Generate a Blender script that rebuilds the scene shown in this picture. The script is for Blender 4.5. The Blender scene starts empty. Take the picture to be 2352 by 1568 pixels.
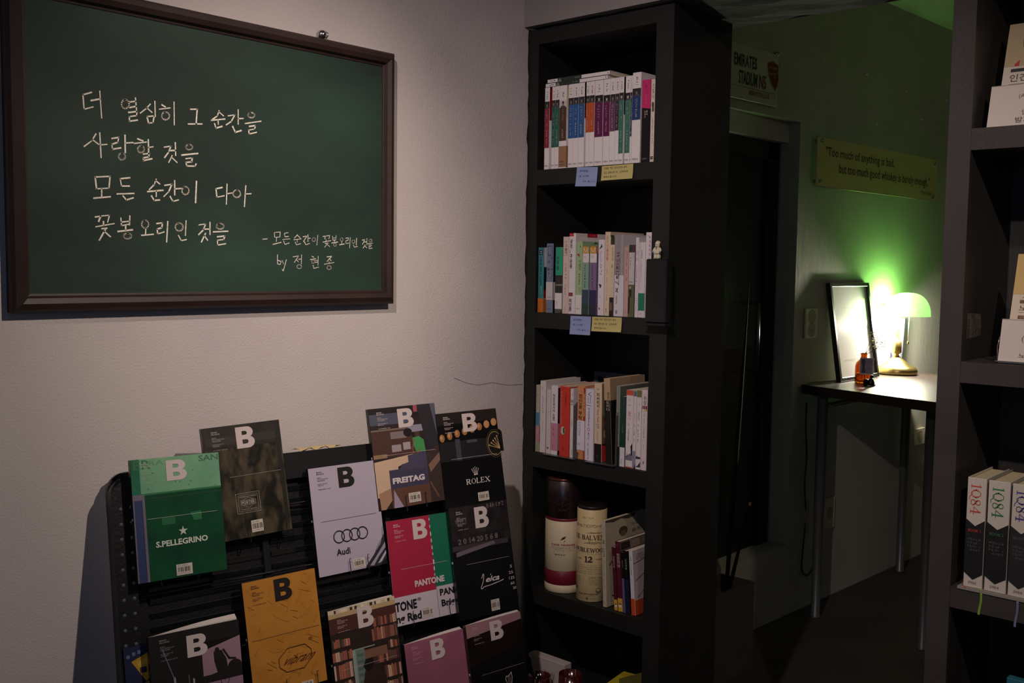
import bpy, math, random
from mathutils import Vector, Matrix
from mathutils.geometry import tessellate_polygon

# ------------------------------------------------------------------ camera
FPX = 2304.0
CX, CY = 1176.0, 784.0
EYE = Vector((0, 0, 1.6))
def _dir(x, y): return Vector((x - CX, -(y - CY), -FPX)).normalized()
_Y = _dir(3290, 638)
_X = -_dir(-1350, 578); _X = (_X - _Y * _X.dot(_Y)).normalized()
_Z = _X.cross(_Y)
ROT = Matrix((_X, _Y, _Z))
sc = bpy.context.scene
cam = bpy.data.objects.new('camera', bpy.data.cameras.new('camera'))
sc.collection.objects.link(cam)
m = ROT.to_4x4(); m.translation = EYE
cam.matrix_world = m
cam.data.sensor_width = 36.0
cam.data.lens = 36.0 * FPX / 2352.0
cam.data.clip_start = 0.05
sc.camera = cam
sc.view_settings.view_transform = 'Standard'
sc.view_settings.look = 'None'
sc.view_settings.gamma = 1.0
sc.view_settings.exposure = 0.0
sc.view_settings.use_curve_mapping = False

# ------------------------------------------------------------------ light
w = bpy.data.worlds.new('world'); sc.world = w; w.use_nodes = True
w.node_tree.nodes['Background'].inputs[0].default_value = (0.35, 0.45, 0.7, 1)
w.node_tree.nodes['Background'].inputs[1].default_value = 0.01

def look(o, tgt):
    d = Vector(tgt) - o.location
    o.rotation_euler = d.to_track_quat('-Z', 'Y').to_euler()
def spot(name, loc, tgt, power, col, ang, blend, rad):
    l = bpy.data.lights.new(name, 'SPOT'); l.energy = power; l.color = col
    l.spot_size = math.radians(ang); l.spot_blend = blend; l.shadow_soft_size = rad
    o = bpy.data.objects.new(name, l); sc.collection.objects.link(o); o.location = loc; look(o, tgt); return o
def area(name, loc, tgt, power, col, sx, sy):
    l = bpy.data.lights.new(name, 'AREA'); l.energy = power; l.color = col; l.shape = 'RECTANGLE'; l.size = sx; l.size_y = sy
    o = bpy.data.objects.new(name, l); sc.collection.objects.link(o); o.location = loc; look(o, tgt); return o
def point(name, loc, power, col, rad):
    l = bpy.data.lights.new(name, 'POINT'); l.energy = power; l.color = col; l.shadow_soft_size = rad
    o = bpy.data.objects.new(name, l); sc.collection.objects.link(o); o.location = loc; return o
WARM = (1.0, 0.83, 0.70)
spot('ceiling_spotlight', (-0.15, 1.50, 2.72), (-1.9, 1.17, 1.42), 86.0, (1.0, 0.82, 0.71), 52, 1.0, 0.02)
spot('shelf_spotlight', (-0.70, 0.20, 2.75), (-1.60, 2.12, 1.22), 100.0, (1.0, 0.80, 0.76), 66, 1.0, 0.02)
spot('display_spotlight', (0.35, 0.70, 2.80), (-0.45, 2.12, 1.50), 52.0, (1.0, 0.80, 0.66), 50, 1.0, 0.02)
area('window_daylight', (0.6, -2.2, 1.7), (-1.5, 1.0, 1.2), 6.5, (0.46, 0.60, 1.0), 1.6, 1.4)
area('back_room_warm_fill', (0.6, 4.2, 2.88), (-0.6, 4.2, 0), 1.6, (1.0, 0.72, 0.55), .5, .5)  # added warm fill without a fixture, lifts the lower wall and table legs
# the bulb of the lamp on the far table
point('lamp_bulb_light', (-1.975, 5.070, 1.357), 62.0, (1.0, 0.90, 0.76), 0.022)

# ------------------------------------------------------------------ helpers
COL = sc.collection
def s2l(c): return c / 12.92 if c <= 0.04045 else ((c + 0.055) / 1.055) ** 2.4
def hexc(h):
    h = h.lstrip('#'); h = h if len(h) == 6 else ''.join(q * 2 for q in h); return tuple(s2l(int(h[i:i + 2], 16) / 255) for i in (0, 2, 4)) + (1,)
MATS = {}
def mat(col, rough=0.6, metal=0.0, bump=0, scale=40, col2=None, cscale=8, coat=0, emis=0, ecol=None, kind='noise', detail=3, stretch=(1, 1, 1), spec=0.5, contrast=(0.35, 0.65)):
    key = (col, rough, metal, bump, scale, col2, cscale, coat, emis, ecol, kind, detail, stretch, spec, contrast)
    if key in MATS: return MATS[key]
    m = bpy.data.materials.new('material_' + col.lstrip('#')); m.use_nodes = True
    nt = m.node_tree; b = nt.nodes['Principled BSDF']
    b.inputs['Base Color'].default_value = hexc(col); b.inputs['Roughness'].default_value = rough
    b.inputs['Metallic'].default_value = metal; b.inputs['Coat Weight'].default_value = coat
    b.inputs['Coat Roughness'].default_value = 0.15
    b.inputs['Specular IOR Level'].default_value = spec
    tc = nt.nodes.new('ShaderNodeTexCoord'); mp = nt.nodes.new('ShaderNodeMapping')
    mp.inputs['Scale'].default_value = stretch
    nt.links.new(tc.outputs['Object'], mp.inputs[0])
    n = nt.nodes.new('ShaderNodeTexNoise'); n.inputs['Scale'].default_value = cscale; n.inputs['Detail'].default_value = detail
    nt.links.new(mp.outputs[0], n.inputs['Vector'])
    fac = n.outputs['Fac']
    if kind == 'wave':
        n = nt.nodes.new('ShaderNodeTexWave'); n.inputs['Scale'].default_value = cscale; n.inputs['Distortion'].default_value = 6
        n.inputs['Detail'].default_value = detail; nt.links.new(mp.outputs[0], n.inputs['Vector']); fac = n.outputs['Fac']
    cr = nt.nodes.new('ShaderNodeValToRGB'); cr.color_ramp.elements[0].position = contrast[0]; cr.color_ramp.elements[1].position = contrast[1]
    cr.color_ramp.elements[0].color = hexc(col)
    if col2: cr.color_ramp.elements[1].color = hexc(col2)
    else:
        c = hexc(col); cr.color_ramp.elements[1].color = tuple(min(1, x * 1.06) for x in c[:3]) + (1,)
    nt.links.new(fac, cr.inputs[0]); nt.links.new(cr.outputs[0], b.inputs['Base Color'])
    if bump:
        bn = nt.nodes.new('ShaderNodeTexNoise'); bn.inputs['Scale'].default_value = scale; bn.inputs['Detail'].default_value = 4
        nt.links.new(mp.outputs[0], bn.inputs['Vector'])
        bp = nt.nodes.new('ShaderNodeBump'); bp.inputs['Strength'].default_value = bump; bp.inputs['Distance'].default_value = 0.004
        nt.links.new(bn.outputs['Fac'], bp.inputs['Height']); nt.links.new(bp.outputs[0], b.inputs['Normal'])
    if emis:
        b.inputs['Emission Color'].default_value = hexc(ecol or col); b.inputs['Emission Strength'].default_value = emis
    MATS[key] = m; return m
def glass(name, col, rough=0.02, ior=1.45):
    if name in MATS: return MATS[name]
    m = bpy.data.materials.new(name); m.use_nodes = True; b = m.node_tree.nodes['Principled BSDF']
    b.inputs['Base Color'].default_value = hexc(col); b.inputs['Roughness'].default_value = rough
    b.inputs['Transmission Weight'].default_value = 1.0; b.inputs['IOR'].default_value = ior
    MATS[name] = m; return m

class MB:
    """collects geometry, builds it as one mesh object"""
    def __init__(s): s.v = []; s.f = []; s.m = []; s.mats = []; s.smooth = []
    def mi(s, m):
        if m not in s.mats: s.mats.append(m)
        return s.mats.index(m)
    def add(s, vs, fs, m, smooth=False, mx=None):
        o = len(s.v); k = s.mi(m)
        for p in vs:
            p = Vector(p)
            s.v.append(tuple(mx @ p) if mx else tuple(p))
        for f in fs: s.f.append([i + o for i in f]); s.m.append(k); s.smooth.append(smooth)
    def box(s, x0, x1, y0, y1, z0, z1, m, mx=None, bev=0.0):
        if bev:
            b = bev; vs = []; 
            def ring(z, i): return [(x0 + i, y0 + b if i == 0 else y0 + i, z)]
            # chamfered box: 24 vertices
            for (sx, X) in ((1, x0), (-1, x1)):
                for (sy, Y) in ((1, y0), (-1, y1)):
                    for (sz, Z) in ((1, z0), (-1, z1)):
                        vs += [(X, Y + sy * b, Z + sz * b), (X + sx * b, Y, Z + sz * b), (X + sx * b, Y + sy * b, Z)]
            def c(i, j, k): return (i * 4 + j * 2 + k) * 3
            fs = []
            for i in (0, 1):
                fs.append([c(i, 0, 0), c(i, 0, 1), c(i, 1, 1), c(i, 1, 0)])
                fs.append([c(0, i, 0) + 1, c(0, i, 1) + 1, c(1, i, 1) + 1, c(1, i, 0) + 1])
                fs.append([c(0, 0, i) + 2, c(0, 1, i) + 2, c(1, 1, i) + 2, c(1, 0, i) + 2])
            for i in (0, 1):
                for j in (0, 1):
                    fs.append([c(i, j, 0), c(i, j, 1), c(i, j, 1) + 1, c(i, j, 0) + 1])
                    fs.append([c(i, 0, j), c(i, 1, j), c(i, 1, j) + 2, c(i, 0, j) + 2])
                    fs.append([c(0, i, j) + 1, c(1, i, j) + 1, c(1, i, j) + 2, c(0, i, j) + 2])
            for i in (0, 1):
                for j in (0, 1):
                    for k in (0, 1):
                        q = c(i, j, k); fs.append([q, q + 1, q + 2])
            s.add(vs, fs, m, mx=mx); return s
        vs = [(x, y, z) for x in (x0, x1) for y in (y0, y1) for z in (z0, z1)]
        fs = [(0, 1, 3, 2), (4, 6, 7, 5), (0, 4, 5, 1), (2, 3, 7, 6), (0, 2, 6, 4), (1, 5, 7, 3)]
        s.add(vs, fs, m, mx=mx); return s
    def tube(s, pts, r, m, n=8, caps=True, mx=None):
        pts = [Vector(p) for p in pts]; vs = []; fs = []
        rs = r if isinstance(r, (list, tuple)) else [r] * len(pts)
        up = None
        for i, p in enumerate(pts):
            d = (pts[min(i + 1, len(pts) - 1)] - pts[max(i - 1, 0)]).normalized()
            if up is None: up = d.orthogonal().normalized()
            a = (up - d * up.dot(d)).normalized(); up = a; b = d.cross(a)
            for k in range(n):
                t = 2 * math.pi * k / n; vs.append(p + (a * math.cos(t) + b * math.sin(t)) * rs[i])
        for i in range(len(pts) - 1):
            for k in range(n):
                a, b = i * n + k, i * n + (k + 1) % n; fs.append((a, b, b + n, a + n))
        if caps: fs.append(tuple(range(n))[::-1]); fs.append(tuple((len(pts) - 1) * n + k for k in range(n)))
        s.add(vs, fs, m, smooth=n > 5, mx=mx); return s
    def lathe(s, prof, m, n=32, c=(0, 0, 0), sx=1, sy=1, smooth=True, mx=None):
        vs = []; fs = []
        for (r, z) in prof:
            for k in range(n):
                t = 2 * math.pi * k / n; vs.append((c[0] + r * sx * math.cos(t), c[1] + r * sy * math.sin(t), c[2] + z))
        for i in range(len(prof) - 1):
            for k in range(n):
                a, b = i * n + k, i * n + (k + 1) % n; fs.append((a, b, b + n, a + n))
        s.add(vs, fs, m, smooth=smooth, mx=mx); return s
    def build(s, name, parent=None, mx=None):
        me = bpy.data.meshes.new(name); me.from_pydata(s.v, [], s.f)
        for mm in s.mats: me.materials.append(mm)
        me.polygons.foreach_set('material_index', s.m); me.polygons.foreach_set('use_smooth', s.smooth)
        me.update()
        o = bpy.data.objects.new(name, me); COL.objects.link(o)
        if parent: o.parent = parent
        if mx is not None: o.matrix_local = mx
        return o
def tag(o, label, cat, group=None):
    o['label'] = label; o['category'] = cat
    if group: o['group'] = group
    return o
def thing(name, label, cat, mx=None, group=None):
    o = bpy.data.objects.new(name, None); o.empty_display_size = 0.02; COL.objects.link(o)
    if mx is not None: o.matrix_world = mx
    return tag(o, label, cat, group)
def structure(o, label=None):
    o['kind'] = 'structure'
    if label: o['label'] = label; 
    return o

def ray(px, py): return ROT @ Vector((px - CX, -(py - CY), -FPX))
def hit(px, py, ax, v):
    r = ray(px, py); return EYE + r * ((v - EYE[ax]) / r[ax])
def hitp(px, py, N, S):
    r = ray(px, py); return EYE + r * ((S - N.dot(EYE)) / N.dot(r))
def frame(o, u, v):
    u = Vector(u).normalized(); v = Vector(v); v = (v - u * v.dot(u)).normalized(); n = u.cross(v)
    m = Matrix((u, v, n)).transposed().to_4x4(); m.translation = Vector(o); return m

# ------------------------------------------------------------------ flat print: shapes and lettering on a sheet
# a sheet has u 0..1 left to right, v 0..1 top to bottom; local x right, y up, z out of the sheet
PRINTS = []
def R(u0, v0, u1, v1, c): return ('p', [(u0, v0), (u1, v0), (u1, v1), (u0, v1)], c)
def Pg(pts, c): return ('p', pts, c)
def T(s, u0, v0, u1, v1, c, rot=0, bold=0, shear=0): return ('t', s, (u0, v0, u1, v1), c, rot, bold, shear)
def L(pts, wd, c): return ('l', pts, wd, c)
def El(u, v, rx, ry, c, n=20): return ('e', u, v, rx, ry, c, n)
def Ri(u, v, rx, ry, wd, c, n=28): return ('o', u, v, rx, ry, wd, c, n)
def V(s): return '\n'.join(s)
def Sc(u0, v0, u1, v1, c, n, seed=1, vert=False, wd=None):
    """a row of small illegible marks"""
    return ('s', (u0, v0, u1, v1), c, n, seed, vert, wd)
def sheet_print(name, parent, W, H, ops, z=0.0004, warp=None, mx=None, step=0.00012):
    PRINTS.append((name, parent, W, H, ops, z, warp, mx, step))
TEXTS = {}
def flush_prints():
    keys = {}
    for (_, _, _, _, ops, *_r) in PRINTS:
        for op in ops:
            if op[0] == 't': keys[(op[1], op[5])] = None
    isk = lambda s: any(ord(ch) > 0x1100 for ch in s)
    jobs = []                                   # (curve object, keys or characters)
    kb = lambda b: .012 if b > 0 else 0
    for bb in (0, .012):
        chars = sorted({ch for (s, b) in keys if isk(s) and kb(b) == bb for ch in s if ch not in ' \n'})
        if chars: jobs.append(('chars', bb, chars))
    for (s, bold) in keys:
        if not isk(s): jobs.append(('text', bold, s))
    tmp = []
    for kind, bold, s in jobs:
        cu = bpy.data.curves.new('tmp', 'FONT'); cu.body = '\n'.join(s) if kind == 'chars' else s
        cu.align_x = 'LEFT' if kind == 'chars' else 'CENTER'; cu.resolution_u = 2
        cu.size = 1; cu.offset = bold; cu.space_line = 3 if kind == 'chars' else .85
        o = bpy.data.objects.new('tmp', cu); COL.objects.link(o); tmp.append(o)
    dg = bpy.context.evaluated_depsgraph_get(); dg.update()
    def norm(vs, fs):
        if vs:
            x0 = min(v[0] for v in vs); x1 = max(v[0] for v in vs); y0 = min(v[1] for v in vs); y1 = max(v[1] for v in vs)
            vs = [((v[0] - x0) / max(1e-6, x1 - x0), (v[1] - y0) / max(1e-6, y1 - y0)) for v in vs]
        return vs, fs
    GL = {}
    for (kind, bold, s), o in zip(jobs, tmp):
        me = bpy.data.meshes.new_from_object(o.evaluated_get(dg))
        vs = [tuple(v.co) for v in me.vertices]; fs = [tuple(p.vertices) for p in me.polygons]
        if kind == 'text': TEXTS[(s, bold)] = norm(vs, fs)
        else:
            row = lambda v: int(round((.35 - v[1]) / 3.0))
            for f in fs:
                r = row(vs[f[0]]); GL.setdefault((bold, s[min(r, len(s) - 1)]), []).append([(vs[i][0], vs[i][1] + 3.0 * r) for i in f])
        bpy.data.meshes.remove(me)
    for (s, b) in keys:
        if not isk(s): continue
        vs = []; fs = []; y = 0
        for row_ in s.split('\n'):
            x = 0
            for ch in row_:
                adv = .94 if ord(ch) > 0x1100 else .55
                for poly in GL.get((kb(b), ch), []):
                    k = len(vs); vs += [(px_ + x, py_ + y) for px_, py_ in poly]; fs.append(tuple(range(k, k + len(poly))))
                x += adv
            y -= 1.0
        TEXTS[(s, b)] = norm(vs, fs)
    for o in tmp:
        cu = o.data; bpy.data.objects.remove(o); bpy.data.curves.remove(cu)
    for (name, parent, W, H, ops, z, warp, mx, step) in PRINTS:
        mb = MB(); zz = z; step = min(step, .0012 / max(1, len(ops)))
        def put(pts2, faces, c, zz):
            mm = c if not isinstance(c, str) else mat(c, 0.5)
            if not warp: pts2 = [(min(W, max(0, x)), min(0, max(-H, y))) for (x, y) in pts2]
            vs = [(x, y, zz) for (x, y) in pts2]
            if warp: vs = [warp(*p) for p in vs]
            mb.add(vs, faces, mm)
        def line(P2, wd, c, zz):
            for a, b in zip(P2[:-1], P2[1:]):
                dx, dy = b[0] - a[0], b[1] - a[1]; l = math.hypot(dx, dy) or 1e-9
                ex, ey = dx / l * wd * .35, dy / l * wd * .35
                nx, ny = -dy / l * wd / 2, dx / l * wd / 2
                q = [(a[0] - ex + nx, a[1] - ey + ny), (a[0] - ex - nx, a[1] - ey - ny), (b[0] + ex - nx, b[1] + ey - ny), (b[0] + ex + nx, b[1] + ey + ny)]
                put(q, [(0, 1, 2, 3)], c, zz)
        for op in ops:
            k = op[0]; zz += step

            if k == 'p':
                pts = [(u * W, -v * H) for (u, v) in op[1]]
                if len(pts) == 4: put(pts, [(0, 3, 2, 1)], op[2], zz)
                else:
                    tri = tessellate_polygon([[Vector((x, y, 0)) for x, y in pts]]); put(pts, [t for t in tri], op[2], zz)
            elif k == 'h':
                loops = [[Vector((u * W, -v * H, 0)) for u, v in lp] for lp in op[1]]
                tri = tessellate_polygon(loops); put([(p.x, p.y) for lp in loops for p in lp], [t for t in tri], op[2], zz)
            elif k == 'e':
                _, u, v, rx, ry, c, n = op
                put([(u * W + rx * math.cos(2 * math.pi * i / n), -v * H + ry * math.sin(2 * math.pi * i / n)) for i in range(n)], [tuple(range(n))], c, zz)
            elif k == 'o':
                _, u, v, rx, ry, wd, c, n = op; vs = []; fs = []
                for i in range(n):
                    a = 2 * math.pi * i / n
                    for q in (-.5, .5): vs.append((u * W + (rx + q * wd) * math.cos(a), -v * H + (ry + q * wd) * math.sin(a)))
                    j = (i + 1) % n; fs.append((2 * i, 2 * i + 1, 2 * j + 1, 2 * j))
                put(vs, fs, c, zz)
            elif k == 'l':
                line([(u * W, -v * H) for (u, v) in op[1]], op[2], op[3], zz)
            elif k == 't':
                vs, fs = TEXTS[(op[1], op[5])]
                if not vs: continue
                u0, v0, u1, v1 = op[2]; rot = op[4]; sh = op[6]
                P2 = []
                for (a, b) in vs:
                    if sh: a = a + sh * b
                    if rot == 0: uu, vv = u0 + a * (u1 - u0), v1 + b * (v0 - v1)
                    elif rot == -90: uu, vv = u0 + b * (u1 - u0), v0 + a * (v1 - v0)
                    else: uu, vv = u1 + b * (u0 - u1), v1 + a * (v0 - v1)
                    P2.append((uu * W, -vv * H))
                put(P2, fs, op[3], zz)
            elif k == 's':
                (u0, v0, u1, v1), c, n, seed, vert, wd = op[1:]
                rg = random.Random(seed * 7919 + n)
                gw = abs(u1 - u0) * W / (1 if vert else n); gh = abs(v1 - v0) * H / (n if vert else 1)
                wd2 = wd or min(gw, gh) * .16
                for i in range(n):
                    if rg.random() < .12: continue
                    x = u0 * W + (0 if vert else i * gw); y = -v0 * H - (i * gh if vert else 0)
                    for q in range(3):
                        if rg.random() < .5: a = (x + gw * rg.uniform(.1, .4), y - gh * rg.uniform(.1, .9)); b = (x + gw * rg.uniform(.6, .85), a[1] + gh * rg.uniform(-.1, .1))
                        else: a = (x + gw * rg.uniform(.1, .8), y - gh * rg.uniform(.08, .3)); b = (a[0] + gw * rg.uniform(-.1, .1), y - gh * rg.uniform(.6, .92))
                        line([a, b], wd2, c, zz)
        if mb.v: mb.build(name, parent, mx)
def arc(cx, cy, rx, ry, a0, a1, n=10):
    return [(cx + rx * math.cos(math.radians(a0 + (a1 - a0) * i / n)), cy + ry * math.sin(math.radians(a0 + (a1 - a0) * i / n))) for i in range(n + 1)]
def bigB(u0, v0, u1, v1, c):
    """heavy grotesque capital B"""
    o = [(0, 0), (.62, 0)] + arc(.62, .26, .33, .26, -90, 62, 8) + arc(.64, .72, .36, .28, -55, 90, 9) + [(0, 1)]
    h1 = [(.33, .20), (.33, .385), (.50, .385)] + arc(.50, .2925, .12, .0925, 90, -90, 6)
    h2 = [(.33, .60), (.33, .80), (.53, .80)] + arc(.53, .70, .13, .10, 90, -90, 6)
    f = lambda lp: [(u0 + x * (u1 - u0), v0 + y * (v1 - v0)) for x, y in lp]
    return ('h', [f(o), f(h1), f(h2)], c)
# small serif alphabet: strokes (thick flag, points) in a unit box, y down
SERIF = {
 'R': (.85, [(1, [(.2, 0), (.2, 1)]), (0, [(.05, 0), (.5, 0)]), (1, [(.6, .03), (.74, .12), (.76, .27), (.7, .42), (.55, .5)]), (0, [(.2, .5), (.55, .5)]), (1, [(.45, .5), (.8, 1)]), (0, [(.05, 1), (.36, 1)]), (0, [(.7, 1), (.95, 1)])]),
 'O': (.9, [(1, [(.2, .25), (.12, .5), (.2, .75)]), (1, [(.8, .25), (.88, .5), (.8, .75)]), (0, [(.2, .25), (.35, .03), (.5, 0), (.65, .03), (.8, .25)]), (0, [(.2, .75), (.35, .97), (.5, 1), (.65, .97), (.8, .75)])]),
 'L': (.75, [(1, [(.2, 0), (.2, 1)]), (0, [(.05, 0), (.4, 0)]), (0, [(.05, 1), (.85, 1)]), (0, [(.85, 1), (.88, .75)])]),
 'E': (.78, [(1, [(.2, 0), (.2, 1)]), (0, [(.05, 0), (.8, 0)]), (0, [(.8, 0), (.82, .2)]), (0, [(.2, .5), (.6, .5)]), (0, [(.6, .4), (.6, .6)]), (0, [(.05, 1), (.85, 1)]), (0, [(.85, 1), (.88, .77)])]),
 'X': (.9, [(1, [(.15, 0), (.82, 1)]), (0, [(.82, 0), (.15, 1)]), (0, [(.02, 0), (.32, 0)]), (0, [(.66, 0), (.96, 0)]), (0, [(.02, 1), (.32, 1)]), (0, [(.66, 1), (.97, 1)])]),
 'B': (.8, [(1, [(.2, 0), (.2, 1)]), (0, [(.05, 0), (.55, 0)]), (1, [(.6, .03), (.72, .12), (.72, .33), (.6, .45)]), (0, [(.2, .48), (.58, .48)]), (1, [(.62, .52), (.8, .62), (.8, .85), (.64, .97)]), (0, [(.05, 1), (.6, 1)])]),
 'A': (.88, [(0, [(.5, 0), (.12, 1)]), (1, [(.5, 0), (.85, 1)]), (0, [(.27, .62), (.7, .62)]), (0, [(0, 1), (.28, 1)]), (0, [(.68, 1), (1, 1)])]),
 'V': (.85, [(1, [(.15, 0), (.5, 1)]), (0, [(.5, 1), (.85, 0)]), (0, [(0, 0), (.32, 0)]), (0, [(.7, 0), (1, 0)])]),
 'N': (.9, [(0, [(.18, 0), (.18, 1)]), (1, [(.18, 0), (.82, 1)]), (0, [(.82, 0), (.82, 1)]), (0, [(.02, 0), (.25, 0)]), (0, [(.68, 0), (.98, 0)]), (0, [(.05, 1), (.32, 1)])]),
 'I': (.4, [(1, [(.5, 0), (.5, 1)]), (0, [(.15, 0), (.85, 0)]), (0, [(.15, 1), (.85, 1)])]),
 'D': (.88, [(1, [(.2, 0), (.2, 1)]), (0, [(.05, 0), (.55, 0), (.72, .12)]), (1, [(.74, .12), (.88, .5), (.74, .88)]), (0, [(.05, 1), (.55, 1), (.72, .88)])]),
 'U': (.85, [(1, [(.18, 0), (.18, .75)]), (0, [(.18, .75), (.3, .97), (.5, 1), (.7, .95), (.82, .75), (.82, 0)]), (0, [(.02, 0), (.35, 0)]), (0, [(.68, 0), (.98, 0)])]),
 'W': (1.15, [(1, [(.1, 0), (.3, 1)]), (0, [(.3, 1), (.5, .1)]), (1, [(.5, .1), (.7, 1)]), (0, [(.7, 1), (.9, 0)]), (0, [(0, 0), (.22, 0)]), (0, [(.8, 0), (1, 0)])]),
 'T': (.8, [(1, [(.5, 0), (.5, 1)]), (0, [(.05, 0), (.95, 0)]), (0, [(.05, 0), (.05, .2)]), (0, [(.95, 0), (.95, .2)]), (0, [(.32, 1), (.68, 1)])]),
 'H': (.9, [(1, [(.2, 0), (.2, 1)]), (1, [(.8, 0), (.8, 1)]), (0, [(.2, .5), (.8, .5)]), (0, [(.05, 0), (.35, 0)]), (0, [(.65, 0), (.95, 0)]), (0, [(.05, 1), (.35, 1)]), (0, [(.65, 1), (.95, 1)])]),
 '1': (.5, [(1, [(.55, 0), (.55, 1)]), (0, [(.2, .12), (.55, 0)]), (0, [(.2, 1), (.9, 1)])]),
 '2': (.7, [(0, [(.15, .25), (.25, .05), (.5, 0)]), (1, [(.5, .02), (.75, .12), (.76, .32), (.6, .52)]), (0, [(.6, .52), (.12, .95)]), (1, [(.12, .97), (.85, .95)]), (0, [(.85, .95), (.88, .75)])]),
 'Q': (.95, [(1, [(.2, .25), (.12, .5), (.2, .75)]), (1, [(.8, .25), (.88, .5), (.8, .75)]), (0, [(.2, .25), (.35, .03), (.5, 0), (.65, .03), (.8, .25)]), (0, [(.2, .75), (.35, .97), (.5, 1), (.65, .97), (.8, .75)]), (0, [(.3, .9), (.55, .88), (.85, 1.15), (1.15, 1.2)])]),
 '8': (.75, [(0, [(.5, 0), (.25, .08), (.2, .25)]), (1, [(.2, .25), (.35, .42), (.65, .55), (.84, .75)]), (0, [(.84, .75), (.75, .95), (.5, 1), (.25, .95), (.16, .75), (.3, .56), (.7, .4), (.8, .25), (.72, .06), (.5, 0)])]),
 '4': (.8, [(1, [(.65, 0), (.65, 1)]), (0, [(.65, 0), (.08, .68)]), (0, [(.08, .68), (.95, .68)]), (0, [(.42, 1), (.88, 1)])]),
 ' ': (.4, []),
}
def serif(s, u0, v0, u1, v1, c, W, H, rot=0, heavy=.15):
    tot = sum(SERIF[ch][0] for ch in s); x = 0; ops = []
    hh = (abs(u1 - u0) * W) if rot else (abs(v1 - v0) * H)
    for ch in s:
        wd, st = SERIF[ch]
        for thick, pts in st:
            P2 = []
            for (a, b) in pts:
                t = (x + a * wd) / tot
                if rot == 0: P2.append((u0 + t * (u1 - u0), v0 + b * (v1 - v0)))
                else: P2.append((u1 + b * (u0 - u1), v0 + t * (v1 - v0)))
            ops.append(L(P2, hh * (heavy if thick else heavy * .42), c))
        x += wd
    return ops

# ================================================================== the setting
plaster = mat('#c9c0bf', 0.9, bump=0.30, scale=240, col2='#d2cbc5', cscale=3, contrast=(.3, .7))
plaster2 = mat('#c4bcbb', 0.9, bump=0.35, scale=200, col2='#cec8c2', cscale=3)
greenwall = mat('#b9b9ab', 0.8, bump=0.4, scale=30, col2='#a9aa9c', cscale=2.2, contrast=(.3, .7), stretch=(1, 1, .6))
concrete = mat('#6d6a66', 0.85, bump=0.6, scale=25, col2='#5b5855', cscale=5)
blackpaint = mat('#101210', 0.6, bump=0.12, scale=120, col2='#141612', cscale=14)
XW = -1.9
def wa(y): return -2.135 + (y - 3.96) * 0.05        # the far wall's plane
mb = MB(); mb.box(XW - .12, XW, -2.6, 1.745, 0, 2.93, plaster); structure(mb.build('wall_left'))
# the plaster bends a little at a seam and ends in a ragged edge at the bookcase
mb = MB(); rg = random.Random(4)
zs = [i * 2.93 / 120 for i in range(121)]
vs = []
for z in zs:
    e = rg.uniform(-.0035, .0025)
    vs += [(XW, 1.745, z), (XW + .012, 2.118 + e, z), (XW - .03, 2.123 + e, z), (XW - .12, 1.745, z)]
fs = []
for i in range(120):
    for k in range(3):
        a = i * 4 + k; fs.append((a, a + 1, a + 5, a + 4))
mb.add(vs, fs, plaster2); structure(mb.build('wall_left_return'))
mb = MB()
for P2 in ([(1045, 868), (1075, 880), (1100, 884), (1130, 878), (1165, 884), (1198, 882)],):
    pts = []
    for p in P2:
        # seam plane
        a = hit(p[0], p[1], 0, XW + .0075); pts.append((a.x + .0005 - .0075 + max(0, (a.y - 1.745)) * .032, a.y, a.z))
    mb.tube(pts, .0005, mat('#6b625d', .9), n=4)
o = mb.build('plaster_crack', bpy.data.objects['wall_left_return'])
# far wall with the door opening
D0, D1, DZ0, DZ1 = 2.62, 4.215, .336, 2.257
mb = MB()
def slab(y0, y1, z0, z1, th=.14):
    vs = [(wa(y0), y0, z0), (wa(y1), y1, z0), (wa(y1), y1, z1), (wa(y0), y0, z1)]
    vs += [(x - th, y, z) for x, y, z in vs]
    mb.add(vs, [(0, 1, 2, 3), (7, 6, 5, 4), (0, 4, 5, 1), (3, 2, 6, 7), (1, 5, 6, 2), (0, 3, 7, 4)], greenwall)
slab(2.40, D0, 0, 2.93); slab(D1, 8.2, 0, 2.93); slab(D0, D1, 0, DZ0); slab(D0, D1, DZ1, 2.93)
far = structure(mb.build('wall_far'))
mb = MB(); mb.box(-2.40, XW - .05, 2.30, 2.41, 0, 2.93, plaster); structure(mb.build('wall_pier'))
mb = MB(); mb.box(-2.4, 3.2, 8.1, 8.22, 0, 2.93, greenwall); structure(mb.build('wall_end'))
mb = MB(); mb.box(-2.1, 3.2, -2.72, -2.6, 0, 2.93, plaster); structure(mb.build('wall_back'))
mb = MB(); mb.box(3.1, 3.22, -2.6, 8.2, 0, 2.93, plaster); structure(mb.build('wall_right'))
mb = MB(); mb.box(-2.5, 3.2, -2.72, 8.22, -.1, 0, mat('#4b443a', .55, bump=.2, scale=20, col2='#3d372f', cscale=3)); structure(mb.build('floor'))
mb = MB(); mb.box(-2.5, 3.2, -2.72, 8.22, 2.93, 3.03, mat('#a9aaa2', .8, bump=.3, scale=20)); structure(mb.build('ceiling'))
mb = MB(); c = concrete
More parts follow.
